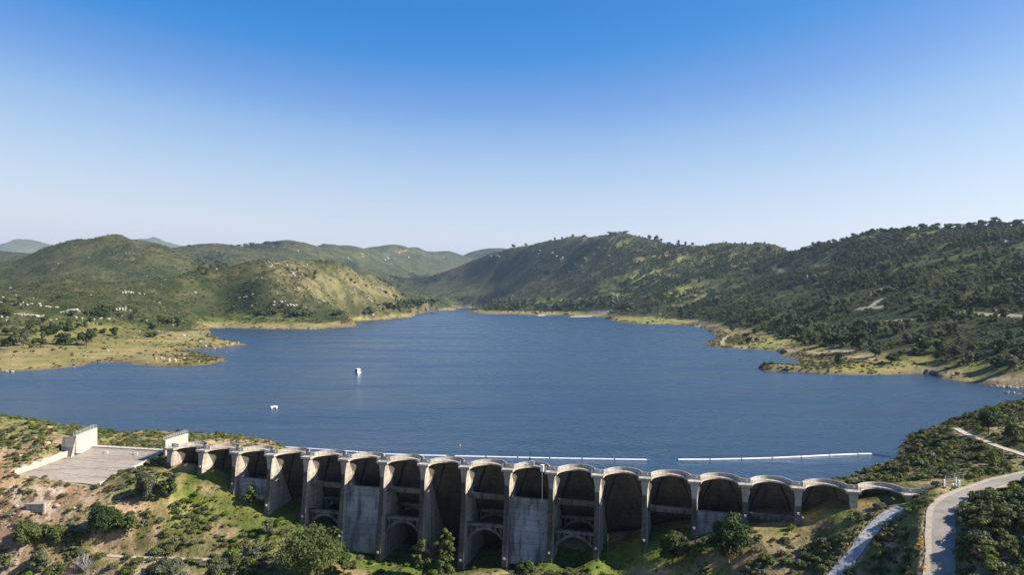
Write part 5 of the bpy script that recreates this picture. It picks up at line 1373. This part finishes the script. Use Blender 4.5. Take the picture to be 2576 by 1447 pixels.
LAND = [(90, 1160, 'the spillway side wall'), (215, 1108, 'the cliff-side wing wall'), (340, 1108, 'the spillway crest'), (446, 1110, 'the wing wall by the first arch'), (560, 1106, 'the dry knoll'), (330, 1180, 'the lower edge of the spillway'), (105, 1272, 'the half-buried concrete box'), (262, 1310, 'the wide dark tree on the tan slope'),
 (400, 1225, 'the tree pair below the spillway'), (420, 1404, 'the dirt path'), (215, 1402, 'the leafless grey bush'), (66, 1350, 'the low spreading tree'), (30, 1400, 'the reddish rocks'), (104, 1412, 'the pale bushy tree below the rocks'), (160, 1445, 'the bottom edge left of the bare bush'), (300, 1440, 'the bottom edge right of the bare bush'), (545, 1436, 'the grey-green tree at the path end'), (480, 1436, 'the gap between the two bottom trees'), (640, 1432, 'the grey-green bushy tree by the oak shade'), (866, 1412, 'the upright tree by the largest oak'), (930, 1438, 'the grass beside the upright tree'), (340, 1345, 'the tan slope'), (600, 1310, 'the bright green slope'), (1600, 1430, 'the bare ground by the yellow stake'), (1760, 1430, 'the shade between the two oaks'), (1880, 1430, 'the slope beside the tall rounded oak'), (2040, 1330, 'the grass under the end arches'), (2440, 1290, 'the brush inside the road bend'), (2440, 1370, 'the brush edging the road'), (2540, 1280, 'the upper hillside brush'), (2430, 1436, 'the brush at the road foot'), (2540, 1360, 'the middle of the hillside brush'), (500, 1250, 'the second buttress'), (520, 1330, 'the brushy slope'), (632, 1252, 'the small round tree'), (676, 1326, 'the small pale tree'), (778, 1380, 'the largest oak'), (990, 1430, 'the shaded toe of the dam'), (1090, 1400, 'the light green tree pair'),
 (1325, 1432, 'the low bushy dark tree'), (1529, 1392, 'the yellow stake'), (1690, 1375, 'the compact dark oak'), (1832, 1350, 'the tall rounded oak'), (1960, 1400, 'the bare patch under the end arches'), (2110, 1440, 'the lower gravel track'), (2190, 1340, 'the gravel track'), (2262, 1280, 'the top of the gravel track'), (2362, 1430, 'the lower road'), (2366, 1320, 'the straight of the road'), (2400, 1255, 'the road bend'), (2520, 1213, 'the upper road'), (2395, 1216, 'the fence'), (2300, 1238, 'the end of the dam'), (2170, 1196, 'the last arches'),
 (2258, 1156, 'the mooring cable'), (2300, 1098, 'the brushy waterline'), (2440, 1098, 'the pale footpath'), (2488, 1056, 'the tall black-green tree'), (2560, 1142, 'the far end of the footpath'), (2480, 1330, 'the hillside over the road'), (2540, 1420, 'the brush at the corner'),
 (0, 640, 'the blue mountain'), (270, 594, 'the top of the round hill'), (180, 690, 'the foot of the round hill'), (420, 650, 'the shoulder of the round hill'), (540, 660, 'the dark far gully'), (660, 618, 'the far ridge crest'), (960, 640, 'the red cutting on the far ridge'), (60, 770, 'the pale outcrop'), (190, 784, 'the long pale ledge'), (330, 738, 'the lone pale ledge in the brush'), (300, 784, 'the boulder heap in the brush'), (60, 860, 'the oak flat'), (220, 868, 'the big oak on the flat'), (400, 830, 'the oaks by the inlet'), (480, 848, 'the inlet'), (590, 866, 'the bouldery spit'), (430, 905, 'the reedy spit'), (100, 920, 'the near grassy shore'),
 (540, 790, 'the meadow bay'), (735, 796, 'the lone oaks on the meadow'), (787, 829, 'the boulder in the water'), (691, 658, 'the top of the ochre hill'), (640, 740, 'the brushy side of the ochre hill'), (860, 715, 'the ochre slope'), (930, 790, 'the foot of the ochre hill'), (1060, 768, 'the point by the narrows'), (1170, 766, 'the lake narrows'), (1050, 708, 'the dark valley grove'), (1300, 780, 'the shore grove'), (1424, 788, 'the boathouse'), (1500, 784, 'the boat ramp'), (1300, 640, 'the left crest of the pointed hill'), (1540, 590, 'the top of the pointed hill'), (1420, 690, 'the smooth flank of the pointed hill'), (1680, 612, 'the right crest of the pointed hill'), (1720, 660, 'the green clearings'), (1640, 735, 'the mottled lower slope'), (1757, 818, 'the sandy shore bend'), (1640, 806, 'the yellow-green shore'),
 (1880, 640, 'the low saddle'), (1870, 720, 'the dark middle slope'), (1822, 858, 'the hooked shore track'), (1930, 815, 'the wooded point'), (1976, 930, 'the black car'), (2110, 870, 'the dark tree belt'), (2130, 905, 'the bare sandy patch'), (2207, 745, 'the zigzag track'), (2260, 806, 'the short pale lane'), (2333, 920, 'the pale stone post'), (2120, 600, 'the wooded skyline'), (2330, 580, 'the high skyline trees'), (2536, 612, 'the white trailer'), (2330, 665, 'the light green spur'), (2490, 790, 'the upper bank track'), (2365, 815, 'the utility pole'), (2455, 828, 'the white marker ball'), (2450, 905, 'the cove meadow'), (2535, 974, 'the white rock pile'), (2540, 1014, 'the cove point'), (2400, 950, 'the muddy shore')]
ORD = ['largest', 'second largest', 'third largest', 'fourth largest', 'fifth largest', 'sixth largest', 'seventh largest', 'eighth largest']
def label_all(items):
    """items: (object, look, noun, px, py, size): looks, then the landmark beside it, then its size among its like"""
    seen = {}; where = {}
    for o, look, noun, px, py, sz in items:
        where[o.name] = (px, py)
        d, lx, ly, nm_ = min((math.hypot(px - a, (py - b_) * 1.6), a, b_, c_) for a, b_, c_ in LAND)
        dx, dy = px - lx, py - ly
        side = ('below' if dy > 0 else 'above') if abs(dy) * 1.6 > abs(dx) else ('right of' if dx > 0 else 'left of')
        if d < 9: side = 'at'
        seen.setdefault((look, noun, side, nm_), []).append((sz, o))
    for (look, noun, side, nm_), lst in seen.items():
        lst.sort(key=lambda t: -t[0])
        tail = {}
        for q, (sz, o) in enumerate(lst):
            w_ = '' if len(lst) == 1 else (ORD[q] + ' ' if q < 4 else 'smaller ')
            lab = '%s%s %s just %s %s' % (w_, look, noun, side, nm_) if side != 'at' else '%s%s %s beside %s' % (w_, look, noun, nm_)
            if q >= 4:
                px, py = where[o.name]
                n2 = min((math.hypot(px - a, (py - b_) * 1.6), c_) for a, b_, c_ in LAND if c_ != nm_)[1]
                k2 = tail.get(n2, 0); tail[n2] = k2 + 1
                lab = '%s %s just %s %s, towards %s' % (look, noun, side if side != 'at' else 'by', nm_, n2)
                lab = ('smaller ', 'small ', 'low ', '')[min(k2, 3)] + lab
            o['label'] = ' '.join(lab.split()[:16])

items = []
for k in solo:
    o = bpy.data.objects.new('shrub', near_kinds[kd[k]]); COL.objects.link(o)
    o.location = (X[k], Y[k], Z[k] - 0.1); o.rotation_euler = (0, 0, rz[k]); o.scale = (size[k], size[k], hz_[k])
    tag(o, None, 'shrub', 'rounded shrubs round the dam')
    items.append((o, KINDN[kd[k]], 'shrub', CX + X[k] / Y[k] * F, CY + (CAMZ - Z[k]) / Y[k] * F, size[k] / Y[k]))
label_all(items)
instanced('chaparral', np.stack([X, Y, Z - 0.08], -1)[rest], rz[rest], np.stack([size, size, hz_], -1)[rest], kd[rest], near_kinds, 'low chaparral brush covering the slopes round the dam')

# --- low grass and weed tufts near the dam
tuft = [leaf_mesh('tuft_leaves', [(0, 0, .12, .3), (.25, .1, .08, .22), (-.2, .15, .08, .22)], 0.13, 480 + q, M[mt], 16, 0.5) for q, mt in enumerate(('lush', 'shrub', 'sage', 'brown'))]
td = (YK < 200) * (0.10 + 0.35 * smooth(0.4, 0.6, n_sml)) * (1 - 0.5 * rocky) * (YK > 80)
X, Y, Z, j, i, r = scatter(td, 502, 30000); n = len(X)
kt = pick(r, n, (1.2, 2, 1.2, 1.4)); kt = np.where(lushm[j, i] > .4, 0, kt); sz = 0.5 + 0.9 * r.random(n)
instanced('weed_tufts', np.stack([X, Y, Z], -1), r.random(n) * 6.28, np.stack([sz, sz, sz * .8], -1), kt, tuft, 'grass and weed tufts on the slopes below the dam')

# --- brush on the far hills
patch = smooth(0.40, 0.58, fbm(XX, YY, 60.0, 4, 72)) * 0.75 + 0.25
fd = np.where(YK < 420, 0.085, np.where(YK < 700, 0.060, np.where(YK < 1150, 0.028, np.where(YK < 1700, 0.012, np.where(YK < 2500, 0.0095, 0.0050))))) * (YK > 258)
oakflat = blobs([(150, 842, 170, 18), (250, 826, 80, 10, .8), (690, 797, 130, 7, .9)], 300, 1200)
fd = fd * patch * (1 - 0.93 * flat) * (1 - 0.85 * np.clip(oakflat, 0, 1)) * (1 - 0.5 * np.clip(dry, 0, 1)) * (1 - 0.4 * np.clip(clear, 0, 1))
X, Y, Z, j, i, r = scatter(fd, 503, 420000); n = len(X)
sz = (0.75 + 2.3 * r.random(n) ** 3.2) * (1 + np.clip((Y / K - 500) / 1600, 0, 1.0))
kt = pick(r, n, (3, 3, 1.6, 1.3, 1.6, 3))
instanced('hill_brush', np.stack([X, Y, Z - 0.2], -1), r.random(n) * 6.28, np.stack([sz, sz, sz * .85], -1), kt, far_kinds, 'olive chaparral brush covering the far hillsides')
# --- shore reeds
sh = (reed * 0.05 * smooth(0.4, 0.62, fbm(XX, YY, 16.0, 3, 73)) + np.clip(marsh, 0, 1) * 0.07) * (YK > 258) * (YK < 1300)
X, Y, Z, j, i, r = scatter(sh, 504, 9000); n = len(X)
sz = 0.7 + 0.9 * r.random(n)
instanced('shore_reeds', np.stack([X, Y, np.maximum(Z, -.3) - 0.1], -1), r.random(n) * 6.28, np.stack([sz * 1.2, sz * 1.2, sz], -1), pick(r, n, (1, .5, .5, 4, 0, 1)), far_kinds, 'brown reeds and brush along the waterline')

# ------------------------------------------------------------------ far trees
crowns, trunks = [], []
for q in range(8):
    w, h = 10.0, (7.2, 8.0, 6.6, 9.0, 7.6, 8.4, 10.5, 7.0)[q]
    cl = oak_clumps(w, h, 17, 600 + q, 0.10)
    crowns.append(leaf_mesh('crown', cl, 0.62, 620 + q, M['oak_pale'] if q == 5 else M['oak'], 38))
    trunks.append(trunk_mesh('trunk', cl, h, 0.32, 640 + q, M['bark'], 4))
thin_c = []
trees = []        # (X, Y, Z, scale xy, scale z, kind)
EXP = [(12, 872, 25, 22), (30, 874, 34, 34), (60, 872, 36, 38), (90, 867, 24, 18), (165, 870, 52, 30), (220, 872, 50, 48), (232, 858, 34, 40), (258, 841, 22, 16), (288, 848, 24, 26), (386, 831, 40, 24), (386, 851, 36, 20), (421, 818, 35, 22), (448, 824, 30, 22),
       (175, 816, 18, 18), (138, 843, 40, 24), (122, 846, 24, 20), (77, 836, 30, 26), (110, 813, 24, 18), (22, 798, 16, 14), (40, 845, 32, 26), (20, 846, 26, 24), (62, 850, 30, 24), (198, 826, 20, 16), (170, 832, 24, 18), (360, 812, 18, 12), (330, 806, 20, 12), (405, 812, 24, 16), (300, 800, 18, 10), (225, 792, 26, 14), (245, 796, 30, 16), (270, 797, 22, 12),
       (658, 794, 24, 13), (676, 791, 16, 10), (691, 790, 18, 12), (738, 798, 34, 18), (768, 797, 24, 15), (752, 798, 24, 15), (640, 788, 18, 12), (842, 795, 32, 11), (856, 794, 20, 10), (933, 790, 36, 15), (920, 791, 24, 12), (980, 778, 26, 13), (1005, 781, 24, 17), (993, 780, 20, 13), (1041, 771, 30, 20), (1026, 769, 24, 16), (1058, 770, 26, 18), (1085, 770, 34, 18), (1101, 761, 14, 8), (1072, 764, 18, 10),
       (972, 742, 13, 12), (991, 749, 14, 9), (1013, 747, 11, 8), (884, 708, 11, 7), (893, 715, 9, 7), (921, 723, 9, 8), (793, 694, 10, 14), (772, 698, 11, 9), (791, 703, 14, 8), (749, 684, 10, 9), (724, 683, 9, 6), (1004, 724, 12, 9),
       (1740, 800, 32, 26), (1716, 798, 26, 20), (1712, 797, 20, 18), (1580, 790, 40, 28), (1566, 788, 30, 24), (1556, 786, 26, 20), (1520, 780, 30, 30), (1545, 776, 34, 34), (1632, 789, 22, 16), (1855, 812, 22, 18), (1770, 798, 28, 18), (1790, 802, 26, 20), (1430, 786, 16, 8),
       (1250, 782, 24, 16), (1235, 781, 20, 12), (1270, 781, 26, 18), (1300, 783, 30, 26), (1320, 782, 34, 24), (1350, 781, 30, 18), (1372, 780, 34, 22), (1400, 781, 32, 20), (1425, 780, 30, 18), (1442, 779, 26, 22), (1285, 762, 26, 18), (1260, 764, 20, 12), (1240, 763, 24, 12), (1345, 764, 26, 12), (1380, 762, 24, 12), (1470, 766, 28, 16), (1500, 770, 26, 14),
       (1480, 775, 26, 16), (2240, 915, 40, 30), (2320, 884, 46, 36), (2360, 886, 34, 30), (2200, 900, 44, 36), (2160, 884, 60, 40), (2100, 868, 56, 38), (2050, 860, 50, 34), (2000, 850, 48, 30), (2130, 872, 46, 34), (1960, 836, 40, 28), (1990, 842, 44, 30), (1920, 812, 34, 26), (1900, 806, 30, 22), (2070, 840, 44, 28), (2290, 858, 40, 26), (2440, 912, 36, 28), (2500, 925, 44, 34), (2550, 930, 50, 36), (2395, 897, 32, 26), (2560, 905, 44, 32),
       (1536, 588, 20, 10), (1546, 587, 14, 7), (1574, 588, 18, 9), (1560, 588, 12, 6), (1338, 621, 8, 4), (1395, 606, 6, 9), (1385, 609, 8, 6), (1414, 602, 7, 7), (1440, 597, 10, 6), (1470, 598, 14, 7), (1293, 622, 14, 8), (1323, 621, 10, 9), (1634, 601, 12, 12), (1650, 606, 16, 14), (1660, 607, 14, 10), (1683, 612, 14, 12), (1706, 620, 14, 14), (1724, 620, 8, 12), (1742, 622, 8, 14), (1690, 616, 16, 10), (1838, 628, 12, 12), (1870, 630, 12, 10),
       (1905, 632, 18, 12), (1935, 634, 20, 14), (1968, 636, 12, 10), (2027, 632, 14, 12), (2045, 624, 16, 12), (2060, 620, 18, 12), (2084, 610, 14, 9), (2098, 606, 15, 10), (2195, 590, 20, 14), (2225, 588, 22, 12), (2250, 586, 20, 12), (2285, 582, 28, 14), (2320, 580, 30, 16), (2350, 576, 30, 16), (2385, 572, 30, 18), (2410, 570, 30, 18), (2440, 568, 30, 16), (2470, 570, 32, 18), (2500, 570, 34, 22), (2530, 572, 30, 16), (2560, 572, 36, 22), (2150, 598, 22, 12), (2120, 602, 20, 10),
       (600, 618, 16, 6), (620, 618, 20, 9), (636, 618, 24, 8), (670, 617, 30, 9), (700, 616, 24, 8), (535, 655, 16, 8), (550, 662, 20, 8), (570, 668, 18, 8), (815, 618, 10, 5), (476, 622, 14, 5)]
rt = random.Random(3)
for (px, py, wq, hq) in EXP:
    g = ground(px, py, 240); s = g.y / F
    trees.append((g.x, g.y, g.z, wq * s / 8.6, hq * s / 7.6, rt.randrange(8)))
woods = blobs([(1640, 650, 110, 36, .8), (1780, 680, 130, 40, 1.0), (1650, 720, 130, 36, .9), (1900, 690, 110, 44, 1.0), (1560, 690, 70, 30, .5), (1480, 650, 60, 30, .3), (1950, 650, 70, 16, 1.0), (1560, 765, 90, 12, .8), (1360, 772, 110, 12, .9), (1800, 775, 110, 26, .8), (1900, 810, 70, 26, 1.2), (2000, 845, 90, 26, 1.5),
               (2130, 870, 110, 28, 1.5), (2250, 870, 110, 30, 1.1), (2150, 640, 120, 34, 1.2), (2300, 610, 150, 26, 1.2), (2480, 592, 120, 24, 1.2), (2050, 690, 90, 30, 1.0), (2180, 720, 80, 20, .9), (2420, 740, 160, 50, 1.0), (2520, 690, 90, 40, 1.1), (2250, 790, 110, 26, 1.0), (2400, 800, 120, 26, .6), (2080, 790, 80, 26, .7), (2480, 900, 120, 24, .7),
               (1050, 705, 60, 9, 1.5), (530, 660, 34, 16, 1.0), (640, 622, 40, 6, 1.0), (700, 617, 30, 4, .8), (60, 815, 120, 30, .5), (230, 795, 70, 10, .7), (680, 790, 90, 9, .5), (1030, 770, 70, 10, .5), (1200, 758, 50, 5, .8), (1700, 630, 60, 10, .8), (1420, 690, 80, 40, .25)], 300, 5200)
wd = woods * 0.024 * (0.12 + 0.88 * smooth(0.43, 0.55, fbm(XX, YY, 75.0, 4, 81))) * (near_road > 11) * (1 - 0.75 * np.clip(clear * smooth(0.46, 0.6, n_mid) * 1.2, 0, 1)) * np.where(YK > 1800, 0.6, 1.0) * (1 - 0.85 * flat)
X, Y, Z, j, i, r = scatter(wd, 505, 24000)
for k in range(len(X)):
    q = 0.55 + 0.65 * r.random(); trees.append((X[k], Y[k], Z[k], q * 1.05, q * (0.85 + .4 * r.random()), int(r.integers(8))))
trees.sort(key=lambda t: -t[3] / t[1])
items = []
rest_t = []
for q, (x, y, z, sx, sz, kd_) in enumerate(trees):
    if q < 277:
        px = CX + x / y * F; py = CY + (CAMZ - z) / y * F
        kn = 'grey-green' if kd_ == 5 else ('upright dark green' if kd_ in (3, 6) else 'rounded dark green')
        o = plant_tree((x, y, z - 0.2), crowns[kd_], trunks[kd_], rt.uniform(0, 6.28), (sx, sx, sz), 'tree', 'trees on the far shores and hills')
        items.append((o, kn, 'tree', px, py, sx / y))
    else: rest_t.append((x, y, z, sx, sz, kd_))
label_all(items)
rest_t = np.array(rest_t)
instanced('woodland', rest_t[:, :3] - [0, 0, .3], np.random.default_rng(4).random(len(rest_t)) * 6.28, rest_t[:, [3, 3, 4]], rest_t[:, 5].astype(int), crowns, 'dark oak woodland spread over the far hillsides')

# ------------------------------------------------------------------ boulders
def boulder_mesh(name, seed, mat):
    r = np.random.default_rng(seed); bm = bmesh.new(); bmesh.ops.create_icosphere(bm, subdivisions=3, radius=1.0)
    cuts = [(rand_dirs(1, r)[0], r.uniform(.55, .9)) for _ in range(11)]
    for v in bm.verts:
        p = np.array(v.co)
        for d, h in cuts:
            e = p @ d - h
            if e > 0: p = p - d * e * 0.92
        p = p * (1 + 0.10 * (fbm(np.array(p[0] * 3 + seed), np.array(p[1] * 3 + p[2] * 2), 1.0, 3, seed) - .5))
        v.co = p
    me = bpy.data.meshes.new(name); bm.to_mesh(me); bm.free(); me.materials.append(mat); return me
m, N, L, P = new_mat('granite')
oi = N.new('ShaderNodeObjectInfo'); n1 = noise(N, L, 0.8, 6, geo_pos(N), 0.65)
r1 = ramp(N, [(0.3, (0.15, 0.135, 0.115)), (0.48, (0.26, 0.235, 0.20)), (0.75, (0.38, 0.345, 0.295))]); L.new(n1.outputs['Fac'], r1.inputs['Fac'])
L.new(r1.outputs['Color'], P.inputs['Base Color']); P.inputs['Roughness'].default_value = 0.9
b = N.new('ShaderNodeBump'); b.inputs['Strength'].default_value = 0.5; b.inputs['Distance'].default_value = 0.4; L.new(n1.outputs['Fac'], b.inputs['Height']); L.new(b.outputs['Normal'], P.inputs['Normal'])
M['granite'] = m
M['redrock'] = flat_mat('reddish_rock', (0.25, 0.17, 0.115), 0.95, 0.45, 0.8)
M['tanrock'] = flat_mat('tan_rock', (0.33, 0.265, 0.195), 0.95, 0.4, 0.8)
rocks = [boulder_mesh('boulder', 700 + q, M['granite']) for q in range(6)]
redrocks = [boulder_mesh('rock', 720 + q, M['redrock'] if q < 3 else M['tanrock']) for q in range(5)]
BL = [(518, 876, 9, 12), (546, 874, 20, 8), (540, 879, 9, 4), (572, 863, 6, 8), (576, 869, 14, 8), (594, 866, 14, 8), (585, 868, 8, 5), (480, 846, 16, 10), (463, 847, 12, 7), (472, 854, 8, 6), (503, 862, 11, 7), (516, 862, 7, 5), (400, 906, 20, 15), (434, 910, 19, 15), (418, 908, 14, 8), (371, 916, 8, 6), (463, 903, 9, 5), (501, 912, 8, 5), (421, 895, 20, 5),
      (272, 886, 8, 6), (25, 937, 17, 8), (12, 934, 14, 8), (187, 926, 7, 4), (320, 738, 27, 9), (343, 740, 18, 6), (358, 742, 14, 7), (609, 750, 16, 6), (620, 748, 8, 4), (492, 738, 9, 5), (286, 783, 18, 12), (305, 782, 28, 14), (322, 784, 14, 8), (265, 804, 24, 9), (245, 806, 20, 6), (343, 852, 14, 6), (370, 808, 6, 4), (500, 838, 6, 4),
      (188, 782, 40, 7), (165, 787, 26, 5), (210, 786, 22, 6), (73, 796, 50, 9), (50, 792, 28, 6), (100, 797, 26, 8), (50, 764, 18, 12), (60, 768, 22, 8), (38, 766, 16, 5), (90, 766, 24, 7), (110, 772, 20, 7), (135, 776, 22, 6), (12, 802, 16, 12), (22, 808, 14, 8), (135, 806, 18, 5), (200, 803, 18, 8), (215, 812, 16, 6), (230, 815, 14, 5), (4, 763, 12, 5), (8, 750, 10, 4), (250, 818, 16, 5), (414, 838, 14, 5), (430, 840, 12, 4), (400, 836, 10, 4), (352, 837, 8, 6), (436, 822, 10, 6), (447, 787, 8, 5),
      (699, 762, 22, 7), (712, 760, 14, 6), (735, 771, 28, 8), (748, 771, 16, 5), (762, 776, 22, 6), (787, 831, 14, 6), (690, 668, 16, 6), (700, 666, 12, 6), (680, 672, 10, 4), (722, 669, 8, 5), (738, 690, 12, 8), (732, 686, 10, 6), (742, 696, 8, 6), (776, 722, 8, 4), (812, 760, 12, 5), (800, 762, 10, 4), (868, 730, 8, 4), (880, 733, 8, 4), (944, 793, 14, 7), (938, 795, 10, 5), (950, 725, 10, 4), (960, 728, 8, 4), (936, 712, 10, 4), (785, 718, 6, 4), (842, 705, 6, 3), (690, 769, 10, 4), (633, 772, 8, 5), (636, 742, 8, 5),
      (2500, 978, 16, 9), (2516, 977, 18, 10), (2530, 977, 20, 13), (2545, 976, 22, 12), (2558, 978, 22, 10), (2535, 982, 40, 7), (2568, 981, 20, 7), (2505, 970, 12, 5), (2530, 1017, 12, 7), (2542, 1014, 16, 8), (2556, 1012, 18, 7), (2536, 1019, 8, 4), (2415, 1062, 10, 5), (2428, 1060, 8, 4), (2400, 942, 14, 5), (2412, 943, 10, 4), (2975 - 1000, 838, 12, 7), (1930, 866, 9, 4), (2480, 954, 8, 3), (2440, 930, 6, 3),
      (1472, 652, 7, 6), (1476, 656, 6, 5), (1532, 646, 6, 6), (1390, 640, 10, 8), (1400, 648, 8, 6), (1410, 655, 8, 6), (1415, 652, 6, 8), (1450, 668, 12, 5), (1462, 672, 8, 6), (1250, 646, 8, 5), (1256, 648, 6, 5), (1236, 646, 6, 4), (1505, 625, 8, 5), (1520, 628, 8, 6), (2030, 700, 5, 12), (2050, 698, 6, 12), (2000, 716, 4, 6), (1600, 662, 8, 5), (1645, 648, 16, 5), (1358, 632, 6, 4), (1355, 640, 5, 4), (975, 652, 9, 6), (968, 656, 8, 5), (910, 642, 10, 5), (913, 648, 8, 4), (926, 644, 7, 5), (876, 651, 5, 4), (1115, 649, 8, 5), (1135, 648, 6, 4), (750, 634, 7, 7), (1027, 650, 9, 6)]
bl = []
for (px, py, wq, hq) in BL:
    parts_ = 1 if wq <= 13 else (2 if wq < 26 else 4)
    for q in range(parts_):
        ox = 0 if parts_ == 1 else (q / (parts_ - 1) - .5) * wq * .8
        g = ground(px + ox, py + (0 if parts_ == 1 else rt.uniform(-1.2, 1.2)), 150); s = g.y / F
        k_ = 1.0 if parts_ == 1 else rt.uniform(.32, .6) * (1 if parts_ == 2 else .7); bl.append((g.x, g.y, max(g.z, -.2), wq * s * .48 * k_, hq * s * .58 * (1 if parts_ == 1 else rt.uniform(.5, 1))))
rd = (smooth(0.6, 0.72, fbm(XX, YY, 90.0, 4, 91)) * 0.0011 + blobs([(260, 640, 150, 50, .5), (60, 780, 150, 24, 2.6), (690, 690, 110, 30, 1.8), (860, 720, 120, 40, 1.2), (150, 700, 200, 40, .3), (400, 700, 100, 50, .6), (940, 650, 130, 14, .7), (1430, 655, 70, 22, .9), (330, 780, 90, 40, .9)], 300, 4000) * 0.0011) * (YK > 300) * (1 - .8 * flat) * np.where(YK > 1500, .45, 1)
X, Y, Z, j, i, r = scatter(rd * 0.45, 506, 800)
for k in range(len(X)):
    q = (0.6 + 1.9 * r.random() ** 3) * (1.0 if Y[k] < 1500 else 1.7); bl.append((X[k], Y[k], Z[k], q, q * (.5 + .5 * r.random())))
bl.sort(key=lambda t: -t[3] / t[1])
items = []
rb = []
for q, (x, y, z, sx, sz) in enumerate(bl):
    kd_ = rt.randrange(6); rz_ = rt.uniform(0, 6.28)
    if q < 290:
        o = bpy.data.objects.new('boulder', rocks[kd_]); COL.objects.link(o); o.location = (x, y, z + sz * .15); o.rotation_euler = (0, 0, rz_); o.scale = (sx, sx * .9, sz)
        tag(o, None, 'boulder', 'pale granite boulders round the lake')
        items.append((o, 'flat pale' if sz < sx * .6 else 'upright pale', 'boulder', CX + x / y * F, CY + (CAMZ - z) / y * F, sx / y))
    else: rb.append((x, y, z + sz * .15, sx, sx * .9, sz, kd_, rz_))
label_all(items)
rb = np.array(rb)
if len(rb): instanced('scattered_rocks', rb[:, :3], rb[:, 7], rb[:, 3:6], rb[:, 6].astype(int), rocks, 'small pale rocks scattered over the far hills')
# reddish rubble by the spillway
rd = np.clip(rocky, 0, 1) * 0.27 * smooth(.38, .56, n_sml) + np.clip(cliff, 0, 1) * 0.10 * (YK < 165)
X, Y, Z, j, i, r = scatter(rd, 507, 5000); n = len(X); sz = 0.2 + 0.8 * r.random(n) ** 3
instanced('rubble', np.stack([X, Y, Z], -1), r.random(n) * 6.28, np.stack([sz * 1.3, sz, sz * .7], -1), pick(r, n, (2, 2, 2, 1.2, 1.2)), redrocks, 'reddish and pale broken rock below the spillway')
# orange flowers beside the road
fl = [leaf_mesh('flower_heads', [(0, 0, .5, .42), (.3, .2, .4, .3)], 0.12, 740, M['bloom'], 30)]
pts = []
for (px, py) in ((2316, 1362), (2320, 1368), (2314, 1374), (2310, 1366), (2323, 1440), (2327, 1432), (2545, 1182), (2548, 1188), (2130, 1378), (2306, 1380), (2318, 1380)):
    g = ground(px, py); pts.append((g.x, g.y, g.z + .3))
n = len(pts); instanced('orange_flowers', pts, np.arange(n) * 1.3, np.full((n, 3), 0.75), np.zeros(n, int), fl, 'orange flower patches along the road edge')
